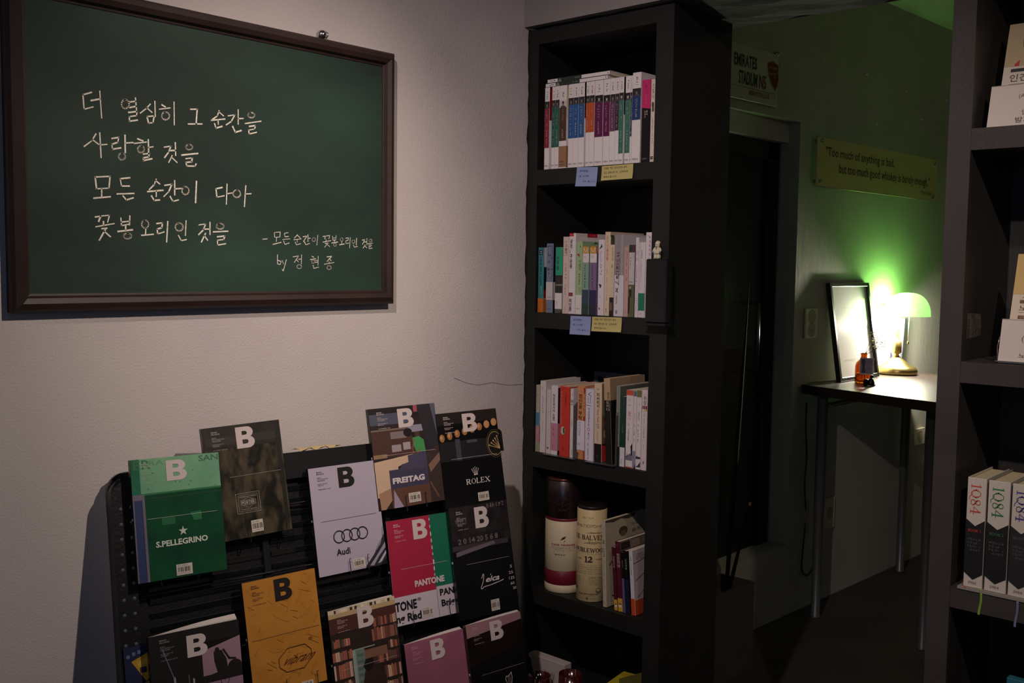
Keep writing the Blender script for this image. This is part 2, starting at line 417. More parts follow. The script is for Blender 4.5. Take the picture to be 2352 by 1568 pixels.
# concrete beam over both bookcases, rough underside
nx, ny = 60, 8; vs = []; fs = []
for j in range(ny + 1):
    for i in range(nx + 1):
        vs.append((-1.905 + 3.6 * i / nx, 2.10 + .37 * j / ny, 2.256 + rg.uniform(-.004, .004) * (0 if j == 0 else 1)))
for j in range(ny):
    for i in range(nx): a = j * (nx + 1) + i; fs.append((a, a + nx + 1, a + nx + 2, a + 1))
mb.add(vs, fs, c)
mb.add([(-1.905, 2.10, 2.256), (1.7, 2.10, 2.256), (1.7, 2.10, 2.93), (-1.905, 2.10, 2.93)], [(0, 1, 2, 3)], mat('#8f8b87', .85, bump=.3, scale=40))
mb.add([(-1.905, 2.47, 2.256), (1.7, 2.47, 2.256), (1.7, 2.47, 2.93), (-1.905, 2.47, 2.93)], [(3, 2, 1, 0)], c)
mb.add([(-1.905, 2.10, 2.256), (-1.905, 2.47, 2.256), (-1.905, 2.47, 2.93), (-1.905, 2.10, 2.93)], [(0, 3, 2, 1)], c)
structure(mb.build('beam'))
# nails and screws left in the far wall
sm = mat('#d8d8d0', .3, metal=.6)
for (px, py) in [(1889.7, 137), (1990, 171), (2081, 210), (2173, 230), (2115, 274.6), (2070, 230.6), (2012, 286), (1792, 148)]:
    r = ray(px, py); t = (-2.135 - 3.96 * .05) / (r.x - .05 * r.y); q = EYE + r * t
    mb = MB(); mb.lathe([(0, .008), (.004, .008), (.006, .004), (.006, 0)], sm, n=10, mx=frame((q.x, q.y, q.z), (0, 1, 0), (0, 0, 1)))
    mb.build('screw', far)

# black door deep in its opening
dm = mat('#0d0e10', .45, col2='#101114'); dm2 = mat('#15161a', .4)
d = bpy.data.objects.new('door_1', None); COL.objects.link(d); structure(d, 'black framed door in the plastered opening')
mb = MB(); yy = 4.20
fx = wa(4.1) - .10
mb.box(fx - .03, fx + .015, 2.66, 2.74, DZ0, DZ1 - .09, dm); mb.box(fx - .03, fx + .015, 4.10, yy, DZ0, DZ1 - .09, dm)
mb.box(fx - .03, fx + .015, 2.66, yy, DZ1 - .17, DZ1 - .09, dm); mb.build('door_frame', d)
mb = MB(); mb.box(fx - .03, fx, 2.74, 4.10, DZ0, DZ1 - .17, dm)
for (a, b, z0, z1) in ((2.80, 3.38, .45, 1.15), (3.46, 4.04, .45, 1.15), (2.80, 3.38, 1.25, 2.03), (3.46, 4.04, 1.25, 2.03)):
    mb.box(fx, fx + .006, a, b, z0, z1, dm2, bev=.003)
mb.build('door_panel', d)
mb = MB(); mb.tube([(fx + .0, 3.99, 1.15), (fx + .05, 3.99, 1.15), (fx + .05, 3.99, 1.45), (fx, 3.99, 1.45)], .008, mat('#6d6d70', .3, metal=.9)); mb.build('door_handle', d)
mb = MB(); mb.box(wa(4.0) - .14, wa(3.4) - .012, D0, yy + .015, DZ1 - .09, DZ1 - .002, greenwall); mb.build('lintel', d)

# ================================================================== chalkboard
bd = thing('chalkboard', 'green chalkboard in a dark brown wooden frame, covered in handwriting', 'chalkboard')
by0, by1, bz0, bz1 = .722, 1.622, 1.504, 2.106
wood = mat('#33201a', .55, bump=.1, scale=60, col2='#271611', cscale=6, coat=.08)
slate = mat('#142c22', .7, bump=.05, scale=200, col2='#2b4a3c', cscale=2.6, detail=7, stretch=(1, .6, 1.6), contrast=(.36, .72))
mb = MB(); mb.box(XW + .004, XW + .016, by0 + .02, by1 - .02, bz0 + .02, bz1 - .02, slate); slate_o = mb.build('slate', bd)
fw = .034; X0 = XW + .001
prof = [(0, 0), (0, .020), (.006, .027), (.016, .030), (.026, .026), (.030, .018), (fw, .017), (fw, 0)]
corners = [(by0, bz0), (by1, bz0), (by1, bz1), (by0, bz1)]
dirs = [(1, 1), (-1, 1), (-1, -1), (1, -1)]
for k, nm in enumerate(('frame_bottom', 'frame_side', 'frame_top', 'frame_side')):
    a, b = corners[k], corners[(k + 1) % 4]; da, db = dirs[k], dirs[(k + 1) % 4]
    mb = MB(); vs = []
    for (c, dd) in ((a, da), (b, db)):
        for (inn, h) in prof: vs.append((X0 + h, c[0] + dd[0] * inn, c[1] + dd[1] * inn))
    n = len(prof); fs = [(i, (i + 1) % n, n + (i + 1) % n, n + i) for i in range(n)]
    mb.add(vs, fs, wood); mb.build('frame_rail', bd)
chrome = mat('#b9b9b9', .22, metal=1.0)
for y in (.890, 1.418):
    mb = MB(); mx = frame((XW + .006, y, bz1 + .012), (0, 1, 0), (0, 0, 1))
    mb.lathe([(.0, .010), (.006, .009), (.010, .005), (.011, 0)], chrome, n=14, mx=mx)
    mb.tube([(0, 0, .008), (0, .004, .016), (0, .0, .022), (0, -.006, .022), (0, -.010, .016)], .0016, chrome, n=6, mx=mx); mb.build('hook', bd)
# chalk handwriting: strokes in the coordinates of a close view, laid on the slate
ST = []
def ln(*p): ST.append(list(p))
def ci(x, y, rx, ry): ST.append([(x + rx * math.cos(t), y + ry * math.sin(t)) for t in [(-1.9 + 2 * math.pi * i / 12) for i in range(13)]])
CH = """190,100 127,118 135,222 200,205|185,160 250,148|248,92 262,285|c432,185,28,32|462,170 508,165|465,210 512,200|505,140 514,240|455,245 518,238 512,268 462,275 462,308 520,300
612,185 585,215 540,250|585,210 625,245|645,165 648,275|588,275 640,270 632,318 600,322 588,275|695,190 720,205|678,222 755,212|c722,270,28,28|783,170 785,335|902,222 950,222 942,330|885,328 985,328
1108,232 1095,270 1060,295|1105,240 1140,270|1052,302 1150,292|1100,300 1102,330|1075,325 1085,358 1130,345|1172,270 1222,262 1195,310 1158,335|1245,225 1245,330|1245,290 1282,288|1205,345 1225,388 1268,375|c1340,265,24,18|1295,325 1410,308|1325,345 1370,340 1362,365 1320,372 1325,400 1378,388
220,400 190,450 135,490|195,440 240,475|248,392 258,570|255,478 300,475|335,432 385,425 378,460 335,475 340,510 400,500|430,408 432,535|435,465 488,462|c408,562,24,24|520,435 560,450|497,468 585,458|c545,510,24,24|598,440 600,545|600,498 632,492|562,545 605,540 600,565 562,572 562,592 625,578
712,495 760,488 745,530 715,570|755,520 795,518|792,462 795,555|770,555 745,605|768,570 805,605|c892,495,24,18|838,552 955,540|868,578 915,572 910,600 868,605 875,630 935,632 942,615
215,710 225,795 315,790 322,705 215,710|262,795 262,850|205,862 325,852|465,715 395,722 405,775 462,775|372,832 495,828|415,845 440,875 490,860|655,725 640,765 605,800|650,735 680,760|592,815 705,805|655,810 655,850|620,845 640,878 680,875
715,770 768,762 745,815 710,850|788,735 788,840|790,795 835,792|755,850 775,885 815,875|c865,808,25,28|945,740 938,895|1130,785 1085,795 1092,855 1145,845|1165,760 1160,905|1165,830 1200,825|c1235,830,27,27|1300,772 1290,922|1298,832 1338,830
215,998 255,992 240,1030|265,990 318,985 305,1035|275,1030 275,1055|220,1068 352,1045|262,1082 300,1078|290,1085 245,1165|280,1100 325,1140|400,1005 405,1060 455,1050|465,990 462,1055|402,1035 462,1028|435,1060 435,1090|378,1102 485,1090|c448,1135,27,20
c575,1050,25,28|580,1080 578,1120|548,1130 635,1122|658,1045 700,1040 695,1075 662,1085 665,1120 712,1105|738,1030 730,1178|c820,1070,28,28|870,1025 865,1130|815,1130 835,1168 872,1160
962,1055 1010,1048 995,1090 960,1125|1000,1085 1040,1085|1042,1035 1042,1125|1010,1115 980,1178|1000,1130 1025,1165|c1115,1065,27,20|1065,1105 1172,1100|1095,1140 1150,1135 1140,1160 1095,1165 1098,1200 1155,1190"""
CH2 = """1420,1158 1455,1155|1505,1110 1508,1145 1545,1142 1548,1105 1505,1110|1522,1145 1520,1175|1495,1195 1555,1180|1605,1110 1578,1115 1582,1140 1608,1138|1565,1160 1618,1155|1572,1170 1582,1195 1612,1185
1672,1125 1650,1150|1672,1130 1692,1148|1645,1162 1700,1155|1670,1160 1670,1180|1655,1178 1665,1198 1695,1190|1712,1140 1740,1135 1715,1175|1748,1125 1748,1175|1748,1152 1765,1150|1722,1175 1732,1198 1760,1188|c1790,1160,12,14|1818,1128 1812,1200
1855,1138 1875,1135 1868,1155|1880,1135 1905,1130 1898,1155|1878,1158 1878,1170|1855,1178 1912,1168|1870,1188 1895,1185|1890,1185 1868,1215|1885,1195 1905,1212|1925,1135 1927,1165 1948,1162|1950,1130 1948,1165|1925,1150 1948,1148|1938,1165 1938,1178|1918,1185 1962,1178|c1942,1198,11,9
c1990,1160,10,12|1992,1175 1990,1190|1975,1198 2010,1192|2020,1150 2040,1148 2037,1165 2020,1170 2022,1190 2042,1185|2052,1145 2048,1220|c2075,1175,11,12|2098,1150 2096,1200|2075,1198 2082,1215 2105,1210
2138,1165 2158,1160 2140,1195|2155,1178 2170,1176|2172,1152 2172,1200|2160,1198 2145,1222|2155,1205 2172,1220|c2198,1168,11,9|2178,1190 2215,1186|2185,1200 2205,1198 2200,1210 2185,1212 2188,1226 2210,1222
1528,1270 1528,1335 1548,1340 1555,1318 1530,1310|1562,1310 1572,1335|1592,1305 1580,1350 1570,1388 1562,1375|1640,1285 1680,1278 1650,1325|1662,1300 1678,1320|1680,1302 1698,1300|1702,1270 1700,1335|c1685,1355,17,14
1775,1280 1790,1288|1765,1305 1805,1298|c1785,1320,12,10|1800,1312 1820,1310|1800,1325 1820,1322|1822,1280 1820,1345|1785,1345 1790,1368 1825,1358|1885,1285 1920,1280 1885,1318|1900,1295 1915,1312|1900,1320 1900,1335|1865,1338 1935,1325|c1900,1362,15,14"""
chalk = mat('#f4eedc', .95, col2='#c2c4b2', cscale=260, contrast=(.45, .75))
SXB = XW + .0168
for src, wd in ((CH, .0030), (CH2, .0018)):
    mb = MB(); rg = random.Random(9)
    for s in src.replace('\n', '|').split('|'):
        if s[0] == 'c':
            x, y, rx, ry = [float(q) for q in s[1:].split(',')]
            a0 = rg.uniform(-2.2, -1.4); pts = [(x + rx * math.cos(a0 + 6.5 * i / 14), y + ry * math.sin(a0 + 6.5 * i / 14)) for i in range(15)]
        else: pts = [tuple(float(v) for v in q.split(',')) for q in s.split()]
        P3 = [hit(150 + x * .3189, 180 + y * .3189, 0, SXB) for x, y in pts]
        for a, b in zip(P3[:-1], P3[1:]):
            dy, dz = b.y - a.y, b.z - a.z; l = math.hypot(dy, dz) or 1e-6
            ey, ez = dy / l * wd * .3, dz / l * wd * .3; ww = wd * rg.uniform(.75, 1.1) / 2
            ny, nz = -dz / l * ww, dy / l * ww
            mb.add([(SXB, a.y - ey + ny, a.z - ez + nz), (SXB, a.y - ey - ny, a.z - ez - nz), (SXB, b.y + ey - ny, b.z + ez - nz), (SXB, b.y + ey + ny, b.z + ez + nz)], [(0, 1, 2, 3)], chalk)
    mb.build('chalk_writing', slate_o)

# ================================================================== bookcase built into the pillar
SZ = [1.867, 1.471, 1.075, .680, .375]
bc = thing('bookcase', 'narrow black floor-to-beam bookcase beside the plaster wall', 'bookcase')
FY, BY = 2.124, 2.40
mb = MB()
mb.box(-1.888, -1.855, FY, BY, 0, 2.25, blackpaint); mb.build('side_panel', bc)
mb = MB(); mb.box(-1.466, -1.414, FY, BY, 0, 2.25, blackpaint); mb.build('side_panel', bc)
mb = MB(); mb.box(-1.855, -1.466, BY - .012, BY, 0, 2.25, blackpaint); mb.build('back_panel', bc)
mb = MB(); mb.box(-1.855, -1.466, FY, BY - .012, 2.21, 2.25, blackpaint); mb.build('top_panel', bc)
for z in SZ:
    mb = MB(); mb.box(-1.855, -1.466, FY, BY - .012, z - .043, z, blackpaint); mb.build('shelf', bc)
mb = MB(); mb.box(-1.888, -1.414, 1.985, FY - .0005, 0, SZ[4], blackpaint); mb.build('plinth', bc)

rc = thing('bookcase', 'black display bookcase at the right edge holding white cards', 'bookcase')
RZ = [1.887, 1.417, .948, .48]
rb = mat('#403b39', .5, bump=.1, scale=150, col2='#393532', cscale=10)
rb2 = mat('#2c2a27', .6, bump=.25, scale=60, col2='#3a3733', cscale=4, stretch=(3, 3, .5))
mb = MB(); mb.box(-.745, -.700, FY, FY + .012, 0, 2.25, rb); mb.box(-.745, -.700, FY + .012, 2.42, 0, 2.25, rb2); mb.build('side_panel', rc)
mb = MB(); mb.box(.35, .395, FY, 2.42, 0, 2.25, rb); mb.build('side_panel', rc)
mb = MB(); mb.box(-.700, .35, 2.405, 2.42, 0, 2.25, rb2); mb.build('back_panel', rc)
mb = MB(); mb.box(-.700, .35, FY, 2.405, 2.205, 2.25, rb); mb.build('top_panel', rc)
for z in RZ:
    mb = MB(); mb.box(-.700, .35, FY + .002, 2.405, z - .043, z, rb); mb.build('shelf', rc)
mb = MB(); mb.box(-.700, .35, FY + .01, 2.405, 0, .10, rb); mb.build('plinth', rc)
# worn tape patch inside the right bookcase
mb = MB(); mb.add([(-.6995, 2.15, 1.462), (-.6995, 2.24, 1.466), (-.6995, 2.235, 1.512), (-.6995, 2.15, 1.516)], [(0, 1, 2, 3)], mat('#7d766c', .5, bump=.6, scale=200, col2='#565049', cscale=60)); mb.build('tape_patch', rc)
for o in bpy.data.objects:
    if o.name.startswith('chalk_writing'): o['kind'] = 'stuff'

# ================================================================== books
CREAM = '#d8cdb0'
WP = '#e4dfdd'
def book(px0, px1, yref, ytop, zbase, label, base=WP, spine=(), side=(), depth=.135, py=2.132, lean=0.0, group=None, side_base=None, H=None, pages=CREAM, rnd=False, name='book', cat='book', edge=None):
    a = hit(px0, yref, 1, py); b = hit(px1, yref, 1, py); W = b.x - a.x
    if H is None: H = hit((px0 + px1) / 2, ytop, 1, py).z - zbase
    xb = a.x + (a.z - zbase) * math.tan(lean)      # lean about the foot, positive leans the top to the left
    mx = Matrix.Translation((xb, py, zbase + .0006)) @ Matrix.Rotation(-lean, 4, 'Y')
    t = thing(name, label, cat, mx, group)
    cm = mat(base, .42, coat=.15); t_ = .0007
    mb = MB(); W -= .0006
    if rnd:   # rounded hardback spine
        n = 6; vs = []; 
        for i in range(n + 1):
            x = W * i / n; y = -.004 * math.sin(math.pi * i / n); vs += [(x, y, 0), (x, y, H), (x, .003, 0), (x, .003, H)]
        fs = []
        for i in range(n):
            k = i * 4; fs += [(k, k + 4, k + 5, k + 1), (k + 1, k + 5, k + 7, k + 3), (k, k + 2, k + 6, k + 4)]
        mb.add(vs, fs, cm, smooth=False)
    else: mb.box(0, W, 0, t_, 0, H, cm)
    mb.box(0, t_ * 2, t_, depth, 0, H, cm); mb.box(W - t_ * 2, W, t_, depth, 0, H, mat(side_base or base, .45, coat=.15))
    co = mb.build('cover', t)
    mb = MB(); e = .004 if rnd else .0008
    mb.box(t_ * 2 + .0001, W - t_ * 2 - .0001, t_ + .001, depth - e, e, H - e, mat(pages, .9, bump=.3, scale=400)); mb.build('pages', t)
    if spine:
        off = .0008 if not rnd else .0048
        sheet_print('spine_print', co, W, H, list(spine), z=.0004, mx=frame((0, 0, H), (1, 0, 0), (0, 0, 1)), warp=(lambda x, y, z, W=W: (x, y, z + .004 * math.sin(math.pi * min(1, max(0, x / W))))) if rnd else None)
    if side:
        sheet_print('cover_print', co, depth, H, list(side), z=.0004, mx=frame((W, 0, H), (0, 1, 0), (0, 0, 1)))
    return t
def cA(x, y): return 1235 + x / 6.536, 160 + y / 6.536
GR = 'paperbacks on the top shelf'
INK = '#2a2628'
def face(v0, v1, seed, bg='#151314', fg='#8d8785'):
    c = (v0 + v1) / 2; h = v1 - v0
    return [R(0, v0, 1, v1, bg), Pg([(.1, v1), (.25, v1 - h * .25), (.75, v1 - h * .25), (.9, v1)], '#4b4648'),
            ('e', .5, c - h * .04, .0032, .0065, fg, 12), ('e', .5, c - h * .22, .0034, .0032, '#2b2829', 10), R(.38, c - h * .02, .47, c + h * .0, '#2b2829'), R(.56, c - h * .02, .65, c, '#2b2829')]
def series(v0, v1, col, seed, bg='#151314', fg='#8d8785', vtop=0):
    ops = [Sc(.3, .045, .7, .065, INK, 1, seed), Sc(.3, .075, .7, .145, '#5d5759', 4, seed + 1, True)]
    ops += face(v0, v0 + .085, seed, bg, fg)
    ops += [R(0, v0 + .085, 1, v1, col), Sc(.28, v0 + .11, .72, v0 + .11 + (v1 - v0 - .085) * .4, '#a59aa2', 5, seed + 2, True, .0007), Sc(.35, v1 - (v1 - v0) * .38, .65, v1 - .03, '#cfc6c4', 7, seed + 3, True, .0006)]
    ops += [T('민음사', .15, .945, .85, .965, INK)]
    return ops
z1 = SZ[0]
S1 = [ # x0 x1 (zoom A coordinates at y 900), top y, label, v0, v1, colour
 (105, 177, 305, 'white paperback with a crimson block, first at the left of top shelf', .17, .735, '#86283a'),
 (213, 262, 300, 'thin white paperback with dark green block beside the crimson one', .165, .735, '#1d5a4c'),
 (262, 325, 290, 'white paperback with a teal green block, left of the brown one', .165, .735, '#22624f'),
 (325, 433, 272, 'thick white paperback with brown block and tan paper band', .18, .665, '#4b3826'),
 (460, 535, 260, 'white paperback with blue block, just right of the brown-banded book', .165, .645, '#23568f'),
 (535, 611, 250, 'middle one of three white paperbacks with blue blocks', .165, .645, '#23568f'),
 (613, 700, 240, 'widest white paperback with blue block, next to dark gap', .165, .645, '#23568f'),
 (723, 775, 232, 'thin white paperback with an orange block', .165, .595, '#b8501e'),
 (775, 851, 222, 'thicker white paperback with an orange block', .165, .595, '#b8501e'),
 (856, 977, 195, 'white paperback with plum purple block, left of the two', .175, .66, '#5c1148'),
 (984, 1081, 180, 'white paperback with plum purple block, right of the two', .185, .66, '#5c1148'),
 (1083, 1162, 165, 'white paperback with a pale mauve block', .185, .61, '#653a5c'),
 (1162, 1219, 152, 'thin white paperback with a charcoal mauve block', .185, .605, '#342a36'),
 (1219, 1288, 145, 'white paperback with a long sea green block before the dark gap', .18, .875, '#3c7362'),
 (1310, 1386, 130, 'white paperback with long sea green block after the dark gap', .19, .875, '#3c7362'),
 (1388, 1414, 118, 'very thin white paperback with dark teal block', .19, .69, '#123f46'),
 (1415, 1542, 85, 'thick white paperback with navy block, tallest of the series', .175, .52, '#1c3a6e'),
]
for i, (x0, x1, yt, lab, v0, v1, col) in enumerate(S1):
    p0, y = cA(x0, 900); p1, _ = cA(x1, 900); ty = 160 + yt / 6.536
    ops = series(v0, v1, col, 20 + i, bg='#0f0d0e' if i in (9, 10) else ('#c7bfbc' if i in (3,) else '#2b2728'), fg='#b7afac' if i in (9, 10, 13, 14) else '#7b7573')
    sd = ()
    if i == 0: sd = [R(0, 0, 1, .40, '#8e1520')]
    if i == 6: sd = [R(0, .0, 1, .42, '#0c0d10')]
    if i == 13: sd = [R(0, 0, 1, .43, '#0c100e')]
    if i == 3:
        sd = [R(0, 0, 1, .40, '#d8cda5')]
    t = book(p0, p1, y, ty, z1, lab, spine=ops, side=sd, depth=.132, group=None, H=.223 + (.006 if i == 16 else 0))
    if i == 3:
        b0 = hit(p0, y, 1, 2.132); b1 = hit(cA(452, 900)[0], y, 1, 2.132); W = hit(p1, y, 1, 2.132).x - b0.x
        mb = MB(); mb.box(-.0008, W + .0008, -.0012, .10, .004, .060, mat('#9a7656', .6)); o = mb.build('paper_band', t)
        sheet_print('lettering', t, W, .056, [T('민음사', .15, .70, .8, .80, INK)], z=.0016, mx=frame((0, 0, .060), (1, 0, 0), (0, 0, 1)))
p0, y = cA(1558, 900); p1, _ = cA(1690, 900)
book(p0, p1, y, 160 + 155 / 6.536, z1, 'black paperback wearing a hot pink upper jacket', base='#0f0d0f', depth=.132,
     spine=[R(0, 0, 1, .335, '#c42a6c'), Pg([(0, .32), (1, .335), (1, .355), (0, .335)], '#c42a6c'), T('핑거', .3, .06, .6, .15, '#7d1040', -90), Sc(.35, .18, .65, .3, '#d96a96', 5, 3, True, .0006), T('핑거\n스미스', .3, .37, .7, .46, '#cfc6c2', -90), T('민음사', .2, .945, .75, .965, '#9a9492')], side=[R(0, 0, 1, .34, '#c42a6c')])
p0, y = cA(1692, 900); p1, _ = cA(1757, 900)
book(p0, p1, y, 160 + 148 / 6.536, z1, 'slim cream book with sparse vertical title, last on top shelf', base='#dccfc0', depth=.132,
     spine=[T(V('스토너'), .3, .05, .75, .24, INK), ('e', .5, .31, .0035, .008, '#4a4240', 12), R(.3, .34, .8, .39, '#5d5450'), Sc(.35, .46, .7, .78, '#8c8078', 14, 6, True, .0005), R(.2, .935, .85, .945, INK), R(.25, .955, .8, .965, INK), R(.2, .93, .35, .97, INK)])
# two white paperbacks lying across the top of the row
q0 = hit(1253.5, 203, 1, 2.134); q1 = hit(1396, 180, 1, 2.134)
zt = z1 + .2236 + .0062
for k, (xs, lab, yrot) in enumerate(((.0, 'white paperback lying flat on the row, lower of two', .0), (.004, 'white paperback lying flat on top of the other one', .0))):
    z0 = zt - .0055 + k * .0115
    mx = Matrix.Translation((q0.x + xs, 2.134 + .003 * k, z0))
    t = thing('book', lab, 'book', mx); Wd = q1.x - q0.x; cmx = mat(WP, .42, coat=.15)
    mb = MB(); mb.box(0, Wd, 0, .0008, 0, .011, cmx); mb.box(0, Wd, 0, .132, 0, .0010, cmx); mb.box(0, Wd, 0, .132, .010, .011, cmx); mb.build('cover', t)
    mb = MB(); mb.box(.001, Wd - .001, .001, .131, .001, .010, mat(CREAM, .9)); mb.build('pages', t)
    sheet_print('spine_print', t, Wd, .011, [Sc(.04, .3, .14, .7, INK, 4, 3 + k), R(.17, 0, .56, 1, '#26342f'), Pg([(.175, 1), (.19, .3), (.21, .1), (.23, .5), (.24, 1)], '#77807a'), Sc(.27, .3, .40, .7, '#55635c', 5, 7 + k), Sc(.45, .3, .54, .7, '#b7b9b2', 8, 5 + k), Sc(.965, .3, .985, .7, INK, 1, 5)], z=.0005, mx=frame((0, 0, .011), (1, 0, 0), (0, 0, 1)))

# ---- second shelf
z2 = SZ[1]
def cC(x): return 1225 + x / 7.464
def cD(x): return 1360 + x / 6.97
YR = 645.6
def yC(y): return 525 + y / 7.464
def yD(y): return 525 + y / 6.97
book(cC(85), cC(180), YR, yC(222), z2, 'teal paperback with an orange band at the foot', base='#2f7f80', side_base='#d3d3cf', H=.181,
     spine=[R(0, 0, 1, .25, '#3b7a86'), R(.15, .04, .75, .115, '#0d1a1c'), Pg([(.3, .06), (.6, .05), (.6, .07), (.35, .075)], '#9fb3b3'), R(.35, .085, .62, .1, '#9fb3b3'), Sc(.25, .14, .7, .58, '#16363a', 13, 4, True), Sc(.5, .6, .75, .76, '#8fd0c9', 9, 8, True, .0006), R(0, .785, 1, 1, '#c06a1d'), Sc(.15, .88, .35, .96, '#8a4412', 4, 2, True)],
     side=[R(0, .30, 1, .78, '#0d1c20'), Pg([(0, .66), (.3, .60), (.3, .78), (0, .78)], '#8e1520'), R(0, .785, 1, 1, '#c06a1d')])
book(cC(225), cC(340), YR, yC(170), z2, 'slate blue paperback with hand drawn bracket lettering and white band', base='#717d95', side_base='#1c1c1e', H=.192,
     spine=[L([(.25, .065), (.22, .035), (.82, .035), (.86, .47), (.6, .51)], .0011, '#17181d'), L([(.62, .21), (.95, .21)], .0010, '#17181d'), L([(.62, .37), (.95, .37)], .0010, '#17181d'), L([(.25, .13), (.25, .175), (.5, .175)], .0010, '#17181d'), L([(.55, .14), (.55, .19)], .001, '#17181d'),
            Ri(.3, .265, .0018, .0018, .0009, '#17181d'), L([(.5, .24), (.5, .29)], .0009, '#17181d'), L([(.2, .345), (.2, .385), (.45, .385), (.45, .345)], .0009, '#17181d'), L([(.2, .365), (.45, .365)], .0009, '#17181d'), Ri(.38, .43, .0018, .0018, .0009, '#17181d'),
            R(0, .555, 1, .815, '#c4bebd'), T('문학과', .2, .765, .75, .785, INK), T('문학과', .2, .935, .75, .955, INK)],
     side=[R(0, .555, .22, .815, '#c4bebd')])
book(cC(378), cC(500), YR, yC(172), z2, 'green topped paperback with grey photo middle and white foot', base='#2d9a76', side_base='#8b8682', H=.182,
     spine=[T(V('스무살'), .12, .14, .52, .34, '#0f2f26'), R(0, .425, 1, .69, '#2b2827'), R(.1, .56, 1, .585, '#7a7573'), Sc(.1, .45, .6, .55, '#595453', 4, 3), R(0, .695, 1, .935, '#dcd6d4'), Sc(.2, .81, .35, .88, INK, 3, 4, True), R(0, .935, 1, 1, '#55504e'), Pg([(.8, 1), (1, .95), (1, 1)], '#111')])
book(cC(507), cC(606), YR, yC(110), z2, 'pinkish white paperback with pencil-like vertical title', base='#d2bfb7', H=.210,
     spine=[L([(.25, .06), (.7, .06)], .0005, '#7b6c66'), L([(.25, .075), (.7, .075)], .0005, '#7b6c66'), T(V('그늘에'), .25, .10, .72, .225, '#75655f'), L([(.2, .24), (.75, .24)], .0005, '#7b6c66'), Sc(.35, .33, .65, .75, '#9b8b84', 9, 12, True, .0007), Sc(.45, .91, .6, .97, '#5f524d', 3, 2, True)])
book(cC(610), cC(722), YR, yC(62), z2, 'tall white paperback with black vertical title and red squares', base='#d9d4d4', H=.2195, depth=.15,
     spine=[R(0, 0, .65, .038, '#b21a2c'), Sc(.1, .01, .55, .03, '#e0a0a6', 5, 3), T(V('광장/'), .1, .075, .5, .245, INK, 0, .012), T(V('구운몽'), .1, .26, .5, .435, INK, 0, .012), R(.05, .735, .65, .778, '#8c1626'), Sc(.15, .742, .55, .772, '#d8a3a8', 3, 6), T(V('최인훈'), .1, .81, .5, .965, INK, 0, .012)],
     side=[R(.33, 0, .62, .045, '#b01a2c'), Sc(.38, .01, .58, .035, '#d98a90', 4, 4), Sc(.04, .02, .3, .03, '#b5aaa6', 12, 4)])
book(cC(730), cC(838), YR, yC(165), z2, 'pale green paperback with a small red drawing', base='#98b487', side_base='#8fb083', H=.197,
     spine=[Sc(.5, .04, .8, .13, '#55704f', 2, 5, True), Pg([(.1, .175), (.5, .165), (.6, .21), (.3, .20)], '#a5342f'), T(V('사람의'), .45, .25, .85, .40, '#587054'), Sc(.4, .44, .75, .60, '#5f7a58', 5, 2, True), Ri(.75, .66, .0035, .006, .0005, '#4f6a50'), R(0, .735, 1, 1, '#d9d7d4'), T('문학과', .15, .915, .75, .935, INK)],
     side=[Pg([(.35, .03), (.42, .005), (.5, .03)], '#31442f')])
for (a, b, lab, c1, c2, c3, sd) in ((845, 952, 'paperback with gold M label over mint and slate blue', '#7fa08f', '#34455c', '#2f3f3c', 30), (968, 1085, 'paperback with gold M label over lilac and indigo', '#77658a', '#2c2853', '#25283c', 31)):
    book(cC(a), cC(b), YR, yC(240), z2, lab, base=c1, H=.1835,
         spine=[R(0, 0, .85, .105, '#c48b2e'), L([(.12, .1), (.12, .015), (.45, .085), (.75, .015), (.75, .1)], .0011, '#eadfca'), R(0, .105, 1, .235, '#d7cfce'), Sc(.2, .13, .5, .175, '#5b5560', 3, sd), R(0, .235, 1, .635, c1), Sc(.28, .26, .55, .45, '#1f2a33', 5, sd + 1, True), El(.42, .475, .0018, .0022, '#17202a'), Sc(.3, .51, .55, .61, '#2a333c', 4, sd + 2, True), R(0, .635, 1, 1, c2), Pg([(0, .83), (1, .86), (1, 1), (0, 1)], c3)],
         side=[R(0, 0, 1, .1, '#c48b2e')])
book(cD(95), cD(192), yD(900), yD(150), z2, 'white paperback with small dark animal silhouettes', base='#dad4da', H=.201,
     spine=[Pg([(.15, .115), (.35, .09), (.5, .055), (.62, .07), (.5, .085), (.7, .085), (.6, .10), (.4, .105), (.2, .13)], '#2a2640'), Sc(.25, .14, .6, .3, '#b9aebd', 3, 4, True), Sc(.3, .3, .65, .52, '#a89aa0', 5, 9, True), Pg([(.1, .60), (.3, .58), (.6, .60), (.45, .635), (.3, .63), (.3, .6)], '#231f38'), Sc(.3, .72, .5, .78, '#a89aa0', 2, 9, True), El(.3, .91, .0022, .0028, '#a8434f')])
book(cD(198), cD(283), yD(900), yD(58), z2, 'tall cream paperback with faded orange title', base='#d6c3a5', side_base='#c9b79c', depth=.15, H=.2215,
     spine=[T(V('열하의'), .25, .045, .65, .19, '#b5957a'), T(V('풍경들'), .25, .20, .65, .34, '#b8584a'), Sc(.35, .42, .6, .85, '#a88f70', 16, 5, True, .0005), Sc(.3, .89, .55, .96, INK, 3, 3, True)],
     side=[R(0, .04, .1, .12, '#2b3822')])
book(cD(283), cD(352), yD(900), yD(118), z2, 'thin book, green photo top and dark photo foot', base='#cfc0a4', H=.2085,
     spine=[R(.1, 0, 1, .10, '#27321f'), R(0, .10, 1, .78, '#cfc0a4'), T(V('소설의힘'), .35, .13, .8, .30, '#6b5c46'), El(.5, .37, .0018, .006, '#8f8676'), Sc(.45, .43, .65, .52, '#877a63', 4, 2, True), R(0, .765, 1, 1, '#241816'), R(.25, .83, .4, .93, '#a8877a'), R(.6, .83, .72, .93, '#93756b')])
